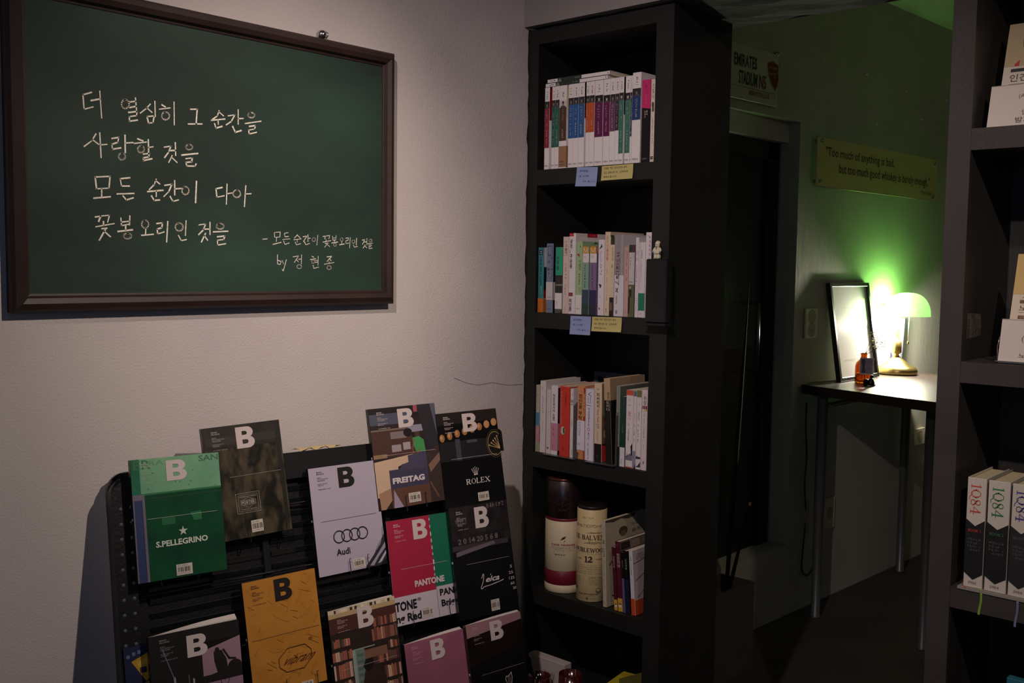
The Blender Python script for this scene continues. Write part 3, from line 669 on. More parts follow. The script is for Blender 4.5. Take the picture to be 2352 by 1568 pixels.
book(cD(355), cD(505), yD(900), yD(100), z2, 'thick grey and white paperback with brushed handwritten title', base='#cfccd4', H=.2145,
     spine=[R(0, 0, 1, .495, '#918a8a'), R(.7, 0, .86, .495, '#a29a99'), Sc(.35, .03, .5, .17, '#7b7474', 6, 4, True), L([(.2, .23), (.5, .22), (.35, .27)], .0014, INK), L([(.15, .265), (.55, .26)], .0012, INK), L([(.2, .30), (.3, .34), (.45, .30)], .0012, INK), L([(.55, .29), (.55, .345)], .0012, INK), L([(.2, .36), (.5, .36)], .0012, INK), L([(.3, .38), (.3, .42)], .0012, INK), Ri(.3, .405, .002, .003, .0012, INK), L([(.5, .37), (.5, .43)], .0012, INK), L([(.15, .455), (.5, .45)], .0012, INK), L([(.22, .47), (.3, .53), (.48, .49)], .0012, INK), Ri(.3, .525, .0022, .003, .0012, INK), L([(.5, .48), (.52, .55)], .0012, INK), L([(.12, .575), (.45, .60)], .0013, INK), L([(.5, .56), (.5, .62)], .0012, INK), L([(.22, .655), (.42, .705)], .0018, INK), L([(.42, .655), (.2, .70)], .0018, INK), Sc(.22, .74, .35, .85, '#55505a', 6, 4, True, .0006), T(V('솔'), .2, .92, .4, .965, '#55505a')])
book(cD(512), cD(580), yD(900), yD(265), z2, 'dusty pink slim paperback beside the thick grey one', base='#bf9d94', H=.182,
     spine=[Sc(.4, .06, .7, .5, '#7d5f58', 12, 6, True, .0006), Sc(.3, .88, .55, .96, '#6b2f35', 3, 3, True)])
book(cD(586), cD(678), yD(900), yD(235), z2, 'paperback with white label over a mossy green picture', base='#57603f', H=.187,
     spine=[R(0, 0, .5, .10, '#1e3a30'), R(.5, 0, 1, .1, '#5d2a40'), R(0, .105, 1, .55, '#bfb9ba'), Sc(.15, .12, .4, .32, '#55505a', 5, 6, True), Sc(.7, .12, .85, .22, '#8d8789', 6, 5, True), Sc(.15, .50, .85, .53, '#55505a', 6, 5), R(0, .55, 1, 1, '#5c6142'), El(.3, .59, .003, .003, '#a5a596'), Pg([(.1, .62), (.6, .62), (.55, .72), (.2, .73)], '#22271f'), Pg([(0, .72), (.3, .72), (.25, .95), (0, .95)], '#1d1d14')])
book(cD(688), cD(742), yD(900), yD(142), z2, 'slim white paperback with ruled grey lines', base='#d5cfd1', H=.206,
     spine=[L([(0, .03), (0, 1)], .0004, '#5d575a')] + [L([(.1, v), (.9, v)], .0005, '#76707a') for v in (.17, .19, .21, .26, .28, .76, .79, .82)] + [Sc(.3, .34, .6, .62, '#8a848c', 9, 6, True, .0006), Sc(.35, .86, .65, .93, '#8a848c', 3, 6, True)])
book(cD(745), cD(845), yD(900), yD(198), z2, 'white paperback with an emerald block near the foot', base='#d8d2d4', H=.1935,
     spine=[L([(.22, 0), (.22, .62)], .0005, '#55505a'), Sc(.35, .10, .55, .22, '#2d2a30', 7, 3, True), Sc(.35, .24, .5, .5, '#8a848c', 8, 6, True, .0005), R(0, .675, 1, .905, '#137a58'), Sc(.15, .84, .45, .87, '#0c4a38', 3, 3), Sc(.15, .935, .6, .955, INK, 4, 3)],
     side=[R(0, .675, 1, .905, '#137a58')])
book(cD(850), cD(948), yD(900), yD(82), z2, 'white paperback with pink handwritten title, last on second shelf', base='#dcd6d8', H=.2185, depth=.15,
     spine=[Pg([(.25, .03), (.4, .04), (.7, .07), (.75, .06), (.55, .045)], '#3c4440'), T(V('계속해보'), .45, .09, .85, .27, '#b06a7c'), Sc(.4, .28, .7, .6, '#c99aa0', 6, 6, True), Pg([(.35, .66), (.6, .64), (.5, .72)], INK), L([(.15, .77), (.8, .775)], .0008, '#a8434f'), Pg([(.4, .8), (.6, .79), (.55, .9), (.4, .9)], '#3a3640'), L([(.1, .93), (.75, .935)], .0008, '#a8434f'), R(.3, .95, .55, .97, INK)])

# ---- third shelf
z3 = SZ[2]
def cE(x): return 1220 + x / 7.464
def cF(x): return 1350 + x / 6.4
YE = 970.6; YF = 850 + 900 / 6.4
def yE(y): return 850 + y / 7.464
def yF(y): return 850 + y / 6.4
book(cE(80), cE(143), YE, yE(212), z3, 'slim pastel patchwork paperback, first at the left on third shelf', base='#b3ad9c', H=.190,
     spine=[Sc(.3, .05, .6, .38, '#8c8778', 5, 3, True), R(0, .41, 1, .61, '#4d82a0'), R(0, .61, 1, .855, '#b98a8b'), Sc(.3, .72, .6, .84, '#94666a', 4, 3, True), R(0, .855, 1, 1, '#9aa08a'), Sc(.35, .9, .65, .97, '#5a6058', 4, 4, True)], side=[R(0, .6, 1, .86, '#8a3440')])
book(cE(152), cE(248), YE, yE(140), z3, 'tall plain white book with faint title, left on third shelf', base='#d2cbc7', H=.2035, depth=.155,
     spine=[Sc(.4, .06, .6, .13, '#9a9391', 4, 3, True, .0005), Sc(.35, .2, .65, .45, '#8a8381', 9, 3, True, .0007), Sc(.35, .55, .6, .7, '#b0a9a5', 6, 3, True, .0005)],
     side=[Pg([(.28, .13), (.34, .09), (.45, .075), (.45, .13)], '#26341f')])
book(cE(256), cE(335), YE, yE(292), z3, 'short white book with a tiny dark square near its foot', base='#cdc3bf', H=.180,
     spine=[El(.65, .10, .0008, .0008, INK), El(.5, .68, .0008, .0008, INK), Sc(.2, .33, .8, .36, '#b0a6a2', 6, 3), R(.3, .9, .6, .925, '#3b2f2c'), R(0, 0, .08, 1, '#8a6f70')])
book(cE(342), cE(455), YE, yE(245), z3, 'white paperback with black vertical title and a pink band', base='#d9d4d8', side_base='#27281f', H=.194, depth=.15,
     spine=[T(V('직업으로서의'), .22, .125, .58, .385, INK, 0, .008), T(V('소설가'), .22, .405, .58, .52, INK, 0, .008), R(0, .545, 1, .94, '#bf8398'), Sc(.25, .6, .5, .73, '#6b4450', 5, 7, True), El(.35, .865, .0012, .0012, INK), Sc(.2, .885, .6, .9, '#6b4450', 4, 2)],
     side=[R(0, 0, 1, .03, '#d9d4d8'), R(0, .545, .3, .94, '#bf8398')])
book(cE(490), cE(658), YE, yE(282), z3, 'bright red thick book with a round cream seal', base='#c43425', side_base='#c43425', H=.196, depth=.15,
     spine=[R(0, 0, 1, .012, '#d27c62'), T(V('무라카미하루키'), .05, .085, .28, .40, '#d98074'), T(V('잡문집'), .05, .41, .28, .55, '#d98074'), Sc(.52, .10, .68, .26, '#7a1a16', 6, 3, True), El(.36, .635, .0085, .012, '#c9bfa5', 24), Ri(.36, .635, .0080, .0112, .0005, '#3a332c'), Pg([(.38, .60), (.52, .59), (.55, .66), (.42, .68)], '#2b2622'), Sc(.18, .61, .34, .66, '#4a4038', 3, 2), Sc(.25, .72, .5, .74, '#9a261c', 4, 2), El(.36, .9, .0025, .0035, '#9a261c')],
     side=[R(0, 0, 1, .012, '#d9cfbd')])
book(cE(668), cE(722), YE, yE(318), z3, 'white book with grey hill silhouette on cover, right of red one', base='#d2cdcd', side_base='#6f6f73', H=.191,
     spine=[Sc(.3, .06, .8, .11, '#3a3640', 2, 4), T(V('먼'), .2, .155, .95, .235, INK), Sc(.5, .45, .8, .55, '#6b6560', 5, 4, True), Sc(.6, .88, .9, .98, '#3a3640', 5, 4, True)],
     side=[Pg([(0, 0), (1, 0), (1, .14), (.35, .14), (.22, .16), (.12, .2), (0, .25)], '#cfcad0')])
book(cE(792), cE(925), YE, yE(278), z3, 'orange paperback with heavy black title and broad white band', base='#c98a5c', side_base='#c47f58', H=.2025,
     spine=[T(V('정인을'), .15, .115, .62, .315, '#2a2018', 0, .02), T(V('부탁'), .15, .345, .62, .47, '#2a2018', 0, .02), Pg([(.78, .04), (.95, .02), (.98, .08), (.85, .12)], '#8e2b26'), Pg([(.8, .42), (1, .40), (1, .47), (.8, .47)], '#8e2b26'), Sc(.8, .14, 1, .4, '#b26242', 5, 5, True), R(0, .475, 1, .875, '#d9d6e0'), T(V('쓰이지않은'), .18, .49, .48, .68, '#3a3a52'), Sc(.1, .78, .5, .81, '#3c4a8c', 4, 4), Sc(.1, .92, .5, .935, '#7a3a22', 5, 4), R(.85, .88, 1, 1, '#93492f')],
     side=[Sc(.02, .04, .4, .12, '#98372a', 5, 5), R(0, .475, .3, .875, '#d9d6e0')])
book(cE(932), cE(1070), YE, yE(338), z3, 'white paperback with indigo chevron, orange ring and black bar', base='#d7d2de', H=.1955,
     spine=[L([(.6, .045), (.3, .075), (.72, .095)], .0012, '#3a3a80'), Sc(.2, .1, .35, .2, '#5a5668', 6, 3, True), Sc(.5, .1, .65, .2, '#5a5668', 6, 4, True), L([(.12, .225), (.65, .23)], .0012, '#3a3a60'), T(V('작은생명우리'), .33, .26, .53, .52, INK), Ri(.43, .56, .0035, .0042, .0013, '#c9573a'), T(V('웰니스'), .33, .605, .53, .70, INK), Sc(.3, .74, .5, .79, '#5a5668', 4, 3, True), L([(.4, .83), (.4, .93)], .0012, INK), El(.42, .965, .0018, .0022, '#c9573a')])
book(cF(98), cF(207), YF, yF(205), z3, 'cream paperback titled in black and red with football, black foot', base='#d3bfa5', side_base='#8c7a5c', H=.213, lean=.018,
     spine=[T('fever', .3, .05, .7, .085, '#a8785c'), T(V('피버피치'), .3, .12, .68, .31, INK, 0, .01), T('Fever Pitch', .38, .33, .62, .49, '#a03038', -90), El(.45, .54, .004, .005, '#d8cdbb', 18), Ri(.45, .54, .004, .005, .0006, INK), El(.45, .54, .0015, .0018, INK), El(.3, .52, .0011, .0013, INK), El(.6, .56, .0011, .0013, INK), El(.55, .515, .001, .0013, INK), Sc(.4, .6, .55, .74, '#8a7660', 6, 3, True, .0005), R(0, .765, 1, 1, '#0f0d0e'), Sc(.35, .9, .5, .94, '#8f8882', 3, 3, True)],
     side=[Pg([(0, .4), (.3, .4), (.3, .765), (0, .765)], '#6b5a48'), El(.1, .48, .008, .010, '#a8372c'), El(.2, .56, .008, .010, '#3a342e'), El(.12, .64, .009, .012, '#b3a37c'), El(.22, .71, .008, .010, '#4d4638'), Sc(.02, .42, .26, .76, '#1f1a16', 6, 3, True, .0012), R(0, .765, .5, .785, '#0f0d0e'), R(0, .785, .5, .99, '#b8262c')])
book(cF(243), cF(335), yF(400), yF(185), z3, 'leaning book with tan top and wide black jacket', base='#b39a78', side_base='#a58f6e', H=.229, lean=.055, depth=.16,
     spine=[T(V('좋은'), .45, .16, .92, .245, '#54432c'), R(0, .255, 1, 1, '#0f0e0e'), T(V('도끼다'), .3, .265, .88, .38, '#c9c2ba'), Sc(.45, .45, .65, .72, '#4d4946', 6, 3, True, .0006)],
     side=[R(0, .255, .4, 1, '#100f0f')])
book(cF(413), cF(470), YF, yF(210), z3, 'tall sage green book with a black foot', base='#7d857a', side_base='#586055', H=.2135, depth=.17,
     spine=[Sc(.4, .02, .6, .12, '#666e64', 6, 2, True), T(V('숨결이바람될때'), .25, .33, .7, .60, '#22241f'), Sc(.4, .62, .6, .68, '#55594f', 3, 2, True), Pg([(.25, .72), (.7, .70), (.6, .75), (.3, .75)], '#20231e'), El(.35, .725, .0012, .0012, '#cfcbbd'), R(0, .757, 1, 1, '#10100f'), Sc(.35, .92, .6, .98, '#a7a29c', 3, 5, True)],
     side=[R(0, 0, 1, .01, '#b8b39c'), R(0, .757, .2, 1, '#10100f')])
book(cF(478), cF(552), YF, yF(392), z3, 'bottle green paperback with white lower quarter', base='#123a33', H=.186,
     spine=[Sc(.4, .1, .6, .25, '#1d4a42', 4, 2, True), T(V('시의힘'), .28, .40, .6, .52, '#5b837a'), R(0, .725, 1, 1, '#d8d3da'), Sc(.25, .89, .5, .96, '#4a4a66', 3, 5, True)])
for (a, b, yt, lab, ct, ctx, H, sd, extra) in (
    (560, 664, 312, 'white paperback with a coral red cap, third shelf right', '#c4513a', '#d98f96', .205, 41, [Pg([(0, .86), (.9, .80), (1, .68), (1, .90), (.1, .90)], '#76727c'), Pg([(.75, .72), (1, .68), (1, .84), (.85, .84)], '#1f1418'), R(0, .985, 1, 1, '#b8563a')]),
    (668, 712, 330, 'thin white paperback with a grey blue cap', '#526b7c', '#b5b0b0', .204, 42, [R(0, .77, 1, 1, '#8a86a0'), Pg([(.4, 1), (1, .93), (1, 1)], '#241f33')]),
    (716, 784, 330, 'thin white paperback with an olive cap', '#6b6b3c', '#9a9490', .207, 43, [R(0, .84, 1, .865, '#3a3550'), Pg([(0, .97), (.5, .95), (1, .90), (1, .97)], '#3a3550')])):
    book(cF(a), cF(b), YF, yF(yt), z3, lab, base='#d9d2d2', H=H,
         spine=[R(0, 0, 1, .065 if sd != 43 else .085, ct), Sc(.3, .1, .7, .2, '#d3c6c6', 3, sd, True), T(V('보다' if sd == 42 else ('말하다' if sd == 41 else '읽다')), .25, .27, .75, .385, ctx), Ri(.4, .44, .002, .003, .0005, '#6b6566'), Sc(.3, .49, .5, .65, '#3f3a3c', 8, sd + 2, True, .0006)] + extra + [Sc(.15, .82, .4, .87, INK, 3, sd + 3, True)])
book(cF(790), cF(872), YF, yF(337), z3, 'white paperback with maroon and yellow ribbon mark, last on third shelf', base='#d4c9c8', H=.2095,
     spine=[T(V('취향'), .28, .075, .8, .185, '#3a3436'), L([(.15, .058), (.8, .06)], .0004, '#8a8080'), R(.1, .195, .95, .235, '#701a36'), R(.3, .195, .38, .235, '#c9bfc0'), R(.6, .195, .68, .235, '#c9bfc0'), Pg([(.5, .235), (.6, .26), (1, .25), (1, .235)], '#c9b13c'), Sc(.4, .29, .55, .60, '#6b6062', 15, 3, True, .0005), Sc(.4, .66, .55, .72, '#6b6062', 3, 3, True), Sc(.35, .86, .65, .95, INK, 4, 8, True)])
# grey metal book ends under and between the books of the third shelf
mm = mat('#77787c', .35, metal=.7)
for (a, b, lab) in (((1249, 1052), (1322, 1062), 'flat grey metal book end under the red book'), ((1345, 1062), (1412.6, 1078), 'grey metal book end upright beside the leaning black book')):
    x0 = hit(a[0], a[1], 1, 2.122).x; x1 = hit(b[0], b[1], 1, 2.122).x
    t = thing('book_end', lab, 'book end')
    mb = MB(); mb.box(x0, x1, 2.115, 2.23, z3 + .0000, z3 + .0005, mm); mb.build('base_plate', t)
    mb = MB(); mb.box(x1 - .0012, x1, 2.122, 2.23, z3, z3 + (.135 if 'upright' in lab else .02), mm); mb.build('upright', t)
# dark framed picture standing at the back of the third compartment
A = hit(1363, 853, 1, 2.33); B = hit(1456, 864, 1, 2.33)
t = thing('picture_frame', 'dark blue-grey frame leaning behind the third shelf books', 'picture frame', frame((A.x, 2.33, z3 + .001), (B.x - A.x, 0, 0), (0, .08, 1)))
Wf = B.x - A.x; Hf = A.z - z3; fm = mat('#3a4c58', .5)
mb = MB()
mb.box(0, .014, 0, Hf, 0, .012, fm); mb.box(Wf - .014, Wf, 0, Hf, 0, .012, fm); mb.box(.014, Wf - .014, Hf - .014, Hf, 0, .012, fm); mb.box(.014, Wf - .014, 0, .014, 0, .012, fm); mb.build('frame', t)
mb = MB(); mb.box(.014, Wf - .014, .014, Hf - .014, 0, .006, mat('#1c2c38', .6)); mb.build('print', t)

# ---- notes hanging from the shelf edges
NB = '#8f9fc9'; NY = '#c4b878'; NI = '#2e3350'
def note(quad, z, label, col, ops, curl=.004):
    P3 = [hit(x, y, 1, FY - .0015) for x, y in quad]
    u = P3[1] - P3[0]; v = P3[0] - P3[3]; W = u.length; H = v.length
    t = thing('sticky_note', label, 'sticky note', frame(P3[3], u, v))
    n = 8; vs = []; fs = []
    f = lambda y: curl * (1 - y / H) ** 2
    for i in range(n + 1):
        y = H * i / n; vs += [(0, y, f(y)), (W, y, f(y)), (W, y, f(y) - .0003), (0, y, f(y) - .0003)]
    for i in range(n):
        k = i * 4
        for a in range(4): fs.append((k + a, k + (a + 1) % 4, k + 4 + (a + 1) % 4, k + 4 + a))
    fs += [(3, 2, 1, 0), (n * 4, n * 4 + 1, n * 4 + 2, n * 4 + 3)]
    mb = MB(); mb.add(vs, fs, mat(col, .8)); mb.build('paper', t)
    sheet_print('handwriting', t, W, H, ops, z=.0003, mx=Matrix.Translation((0, H, 0)), warp=lambda x, y, z, H=H: (x, y, z + f(H + y)))
BO = [T('판매용!', .15, .14, .58, .26, NI), T('1층 서가편', .12, .42, .60, .52, NI), T('비치 됨(5:1)', .35, .70, .92, .80, NI)]
YO = [T('판매용 책은 공유선반에 꽂혀', .08, .10, .80, .25, '#3c3618'), T('있던 문학서만 꼭! 요청바라며', .08, .40, .84, .56, '#3c3618'), T('부탁드립니다!', .08, .70, .50, .84, '#3c3618')]
note([(1325, 384), (1373, 383), (1373, 427), (1323, 428)], 0, 'blue handwritten note hanging under the top shelf', NB, BO)
note([(1380, 382), (1452, 376), (1452, 408), (1382, 415)], 0, 'yellow handwritten note hanging under the top shelf', NY, YO)
note([(1311, 725), (1358, 727), (1356, 770), (1310, 767)], 0, 'blue handwritten note hanging under the second shelf', NB, BO)
note([(1360, 727), (1428, 729), (1428, 763), (1360, 760)], 0, 'yellow handwritten note hanging under the second shelf', NY, YO)

# ---- black box and little figure on the bookcase post
t = thing('wall_box', 'small black box fixed on the bookcase post', 'box')
bm_ = mat('#17181a', .4, bump=.1, scale=80)
mb = MB(); mb.box(-1.462, -1.400, FY - .030, FY - .001, 1.462, 1.622, bm_, bev=.003); mb.build('body', t)
mb = MB(); mb.box(-1.464, -1.398, FY - .034, FY - .001, 1.455, 1.4615, bm_, bev=.001); mb.build('ledge', t)
fx_, fy_, fz_ = -1.437, FY - .016, 1.6222
t = thing('toy_figure', 'tiny cream toy figure with blue hands on the black box', 'figurine', Matrix.Translation((fx_, fy_, fz_)))
cr = mat('#d6cfb4', .4); bl = mat('#4a6a8f', .4); gy = mat('#8d8878', .5)
for s in (-1, 1):
    mb = MB(); mb.box(s * .0045 - .004, s * .0045 + .004, -.004, .004, 0, .012, cr, bev=.001); mb.box(s * .0045 - .004, s * .0045 + .004, -.006, .004, 0, .003, gy, bev=.0008); mb.build('leg', t)
mb = MB(); mb.box(-.009, .009, -.004, .004, .0122, .0145, gy)
mb.add([(-.009, -.004, .0145), (.009, -.004, .0145), (.009, .004, .0145), (-.009, .004, .0145), (-.0065, -.0035, .029), (.0065, -.0035, .029), (.0065, .0035, .029), (-.0065, .0035, .029)], [(0, 1, 5, 4), (1, 2, 6, 5), (2, 3, 7, 6), (3, 0, 4, 7), (4, 5, 6, 7)], cr); mb.build('torso', t)
for s in (-1, 1):
    mb = MB(); mb.tube([(s * .0075, 0, .027), (s * .0105, -.001, .022), (s * .011, -.004, .0175)], [.0024, .0024, .002], cr, n=8); mb.build('arm', t)
    mb = MB(); mb.tube([(s * .011, -.004, .0172), (s * .0115, -.0065, .0155)], .0022, bl, n=8); mb.build('hand', t)
mb = MB(); mb.lathe([(0, .0285), (.005, .029), (.0062, .031), (.0062, .038), (.005, .041), (.0025, .0435), (.0, .045)], cr, n=16); mb.build('head', t)
mb = MB()
rg = random.Random(2)
for k in range(9):
    a = math.pi * (.15 + .8 * k / 8)
    mb.tube([(.0058 * math.cos(a), .0005, .036 + .006 * math.sin(a)), (.0085 * math.cos(a + .2), .002, .037 + .009 * math.sin(a + .2))], [.0020, .0006], cr, n=6)
mb.add([(-.002, -.0063, .030), (.002, -.0063, .030), (.003, -.0063, .033), (-.003, -.0063, .033), (0, -.0070, .024)], [(0, 1, 2, 3), (0, 4, 1)], gy); mb.build('hair', t)
mb = MB()
for s in (-1, 1): mb.box(s * .0025 - .0011, s * .0025 + .0011, -.0068, -.0058, .0360, .0374, bl)
mb.build('eyes', t)

# ---- fourth shelf: whisky tubes and leaning books
z4 = SZ[3]
def tube(cx, r, H, label, parts, ops, rot, capm):
    cy = FY + .012 + r
    t = thing('gift_tube', label, 'tube', Matrix.Translation((cx, cy, z4 + .0006)))
    for (nm, za, zb, c, dr) in parts:
        mb = MB(); mb.lathe([(0, za), (r - .001 + dr, za), (r + dr, za + .001), (r + dr, zb - .001), (r - .001 + dr, zb), (0, zb)], c, n=48); mb.build(nm, t)
    # lettering wraps round the tube, facing the room
    def wp(x, y, z):
        a = x / r; return (((r + z) * math.sin(a)), -((r + z) * math.cos(a)), y)
    sheet_print('label_print', t, math.pi * r, H, ops, z=.0006, warp=lambda x, y, z: wp(x - math.pi * r / 2, y, z), mx=Matrix.Translation((0, 0, H)) @ Matrix.Rotation(rot, 4, 'Z'))
    return t
cream_l = mat('#cfc3a2', .5, coat=.2); capd = mat('#1a1011', .35, coat=.4, col2='#241517'); mar = mat('#6d1526', .45, coat=.2)
H1 = .325; ro = .62
DK = '#3b2723'; RD = '#7a2230'
tube(-1.790, .0535, H1, 'tall whisky tube with cream label, maroon band and black top', [('base_ring', 0, .022, cream_l, .0003), ('maroon_band', .0221, .062, mar, .0006), ('label_wrap', .0621, .205, cream_l, .0003), ('maroon_line', .2051, .213, mar, .0005), ('cap', .2131, H1 - .006, capd, .0), ('lid_rim', H1 - .0059, H1, mat('#7a4a3a', .3, metal=.8), -.002)],
     [Pg([(.50, .505), (.56, .495), (.53, .52), (.46, .535)], DK), Pg([(.53, .535), (.55, .53), (.52, .552), (.525, .54)], DK), T('CASK FINISHES', .30, .565, .72, .582, RD, 0, .02), Sc(.29, .590, .73, .597, RD, 34, 3), Sc(.29, .600, .73, .607, DK, 34, 4), Sc(.34, .610, .67, .617, DK, 26, 5), Sc(.33, .622, .70, .627, '#8b7b66', 30, 6), Sc(.36, .631, .66, .636, '#8b7b66', 24, 7), Sc(.36, .650, .62, .668, DK, 9, 8, wd=.0007),
      T('The', .46, .155, .56, .18, '#4a2f2c', 0, 0, .3), L([(.36, .21), (.42, .185), (.4, .23), (.5, .19), (.48, .24), (.62, .2)], .0008, '#4a2f2c'), T('Ltd', .42, .25, .54, .275, '#4a2f2c', 0, 0, .3), L([(.2, .20), (.26, .17), (.22, .26)], .0008, '#4a2f2c')], ro, capd)
H2 = .262
ops = [L([(0, .02), (1, .02)], .0008, '#7a3a30'), Sc(.38, .095, .62, .115, '#7a684a', 8, 2), T('SINGLE MALT SCOTCH WHISKY', .05, .175, .98, .205, '#54432e'),
       T('Distillery', .45, .25, .75, .275, '#6b563c', 0, 0, .4)] + serif('THE BALVENIE', .08, .29, 1.0, .335, DK, math.pi * .041, H2, heavy=.2) + \
      [T('Distillery Co.', .38, .35, .8, .385, '#6b563c', 0, 0, .4)] + serif('DOUBLEWOOD', .10, .425, .92, .465, DK, math.pi * .041, H2, heavy=.2) + \
      [Sc(.1, .478, .95, .487, '#7a3a30', 40, 3)] + serif('12', .44, .515, .62, .57, DK, math.pi * .041, H2, heavy=.25) + [T('AGED', .28, .535, .38, .548, DK), T('YEARS', .68, .535, .82, .548, DK)] + \
      [Sc(.25, .60 + k * .022, .82, .612 + k * .022, '#7d6b50', 40, k + 3) for k in range(5)] + [T('OAK CASK', .10, .725, .36, .745, '#9a8a6c'), T('SHERRY OAK CASK', .55, .725, .98, .745, '#9a8a6c')] + \
      [Sc(.12, .755 + k * .017, .36, .765 + k * .017, '#7d6b50', 18, k + 9) for k in range(4)] + [Sc(.55, .755 + k * .017, .92, .765 + k * .017, '#7d6b50', 26, k + 19) for k in range(4)] + \
      [El(.22, .855, .007, .007, '#55452f'), El(.75, .875, .008, .007, '#6b5a40'), El(.75, .87, .006, .0035, '#a5946e'), Sc(.3, .905, .75, .922, DK, 14, 4, wd=.0008), Sc(.35, .93, .7, .937, '#7d6b50', 20, 5), Pg([(.49, .95), (.54, .95), (.54, .965), (.515, .975), (.49, .965)], '#6b563c'), Sc(.3, .957, .47, .966, '#7d6b50', 9, 5), Sc(.57, .957, .75, .966, '#7d6b50', 9, 6), L([(0, .985), (1, .985)], .0008, '#7a3a30')]
ops = [o if o[0] != 't' else o for o in ops]
tube(-1.680, .0415, H2, 'cream whisky tube with black serif lettering and a black lid', [('body', 0, H2 - .006, mat('#cdbb8c', .5, coat=.2, col2='#c7b483'), 0), ('lid', H2 - .0059, H2 + .003, mat('#1a1816', .4), -.001)], ops, .36, capd)
def lbook(x0, y0, x1, y1, xt, yt, label, base, side_base, H, lean, spine, side, depth=.15, py=2.14):
    a = hit(x0, y0, 1, py); b = hit(x1, y1, 1, py); W = b.x - a.x
    mx = Matrix.Translation((a.x + .0005, py, z4 + .001 + (W * math.sin(abs(lean)) if lean < 0 else 0))) @ Matrix.Rotation(-lean, 4, 'Y')
    t = thing('book', label, 'book', mx)
    cm = mat(base, .45, coat=.15); sm_ = mat(side_base, .45, coat=.15)
    mb = MB(); mb.box(0, W, 0, .0008, 0, H, cm); mb.box(0, .0016, .0008, depth, 0, H, cm); mb.box(W - .0016, W, .0008, depth, 0, H, sm_); co = mb.build('cover', t)
    mb = MB(); mb.box(.0017, W - .0017, .0018, depth - .001, .001, H - .001, mat(CREAM, .9)); mb.build('pages', t)
    sheet_print('spine_print', co, W, H, spine, mx=frame((0, 0, H), (1, 0, 0), (0, 0, 1)))
    if side: sheet_print('cover_print', co, depth, H, side, mx=frame((W, 0, H), (0, 1, 0), (0, 0, 1)))
    return t
def cH(x, y): return 1360 + x / 5.808, 1160 + y / 5.808
lbook(*cH(145, 1360), *cH(192, 1362), 0, 0, 'large pale art book with a sketched figure, leaning on whisky tube', '#b5ac96', '#b3a88e', .236, .045,
      [Sc(.3, .08, .6, .2, '#8a8070', 5, 2, True), Sc(.2, .22, .75, .42, '#2c2722', 8, 5, True), Sc(.35, .45, .6, .8, '#8a8070', 14, 2, True, .0005), Sc(.3, .93, .6, .97, '#6b6252', 3, 3, True)],
      [Pg([(0, 0), (.75, 0), (.7, .03), (.55, .045), (.35, .02), (.2, .04), (0, .02)], '#4a4234'), El(.42, .17, .020, .012, '#4b3a2c'), Pg([(.35, .17), (.5, .17), (.47, .23), (.37, .23)], '#6b5641'), L([(.08, .52), (.2, .45), (.28, .42)], .004, '#6b5641'), L([(.2, .56), (.23, .64), (.24, .74)], .005, '#7d6a50'), L([(.24, .74), (.35, .80), (.45, .86)], .003, '#7d6a50'), L([(.12, .88), (.3, .92), (.5, .96)], .0025, '#5d4b38'), T('가족의', .62, .10, .85, .14, '#5b6a70'), T('슬픔', .62, .17, .85, .21, '#5b6a70')], depth=.19)
lbook(*cH(298, 1362), *cH(342, 1364), 0, 0, 'maroon book with yellow foot and white title, left of its pair', '#4a1522', '#2b211e', .170, .085,
      [T(V('한잔의맛'), .3, .14, .75, .33, '#c9b8b0'), Sc(.4, .4, .6, .55, '#8a6a68', 6, 2, True), R(0, .83, 1, 1, '#c79a3c'), R(.3, .91, .8, .95, '#dcd3c4'), R(.3, .895, .8, .91, INK)],
      [R(0, 0, 1, .012, '#8f8272'), Pg([(.05, .02), (.95, .02), (.95, .16), (.05, .16)], '#3a2f2a')])
lbook(*cH(350, 1404), *cH(412, 1408), 0, 0, 'maroon book with yellow foot and large white title, right of pair', '#4f1624', '#3b302a', .188, .085,
      [Sc(.15, .03, .7, .08, '#8f6060', 4, 2), T(V('한잔의맛'), .2, .17, .85, .37, '#cfc0b8'), Sc(.4, .44, .6, .58, '#8a6a68', 6, 2, True), R(0, .81, 1, 1, '#c79a3c'), R(.2, .90, .75, .94, '#dcd3c4'), R(.2, .885, .75, .9, INK)],
      [Pg([(0, .0), (.9, .0), (.9, .14), (0, .14)], '#5d544a'), R(.02, .02, .3, .12, '#231c19'), R(.35, .02, .6, .13, '#877b6c'), R(.65, .01, .85, .13, '#6b6054'), L([(0, .0), (1, .0)], .002, '#9a8f80'), L([(.3, 0), (.34, .14)], .002, '#9a8f80')])
lbook(*cH(418, 1424), *cH(448, 1428), 0, 0, 'slim black and lilac book among the leaning ones', '#0f0e12', '#101014', .162, .085,
      [T(V('풍뎅이'), .35, .13, .8, .26, '#7d8a74'), R(0, .43, 1, 1, '#5b5480'), Sc(.4, .5, .7, .6, '#7d76a0', 3, 2, True)], [])
lbook(*cH(452, 1452), *cH(508, 1460), 0, 0, 'black and navy book with pale title, leaning', '#0d0d10', '#0d0e14', .168, .085,
      [T(V('밤의해변'), .3, .13, .75, .30, '#8c9784'), R(0, .45, 1, 1, '#171c30'), Sc(.4, .5, .6, .58, '#4a5270', 3, 2, True)], [])
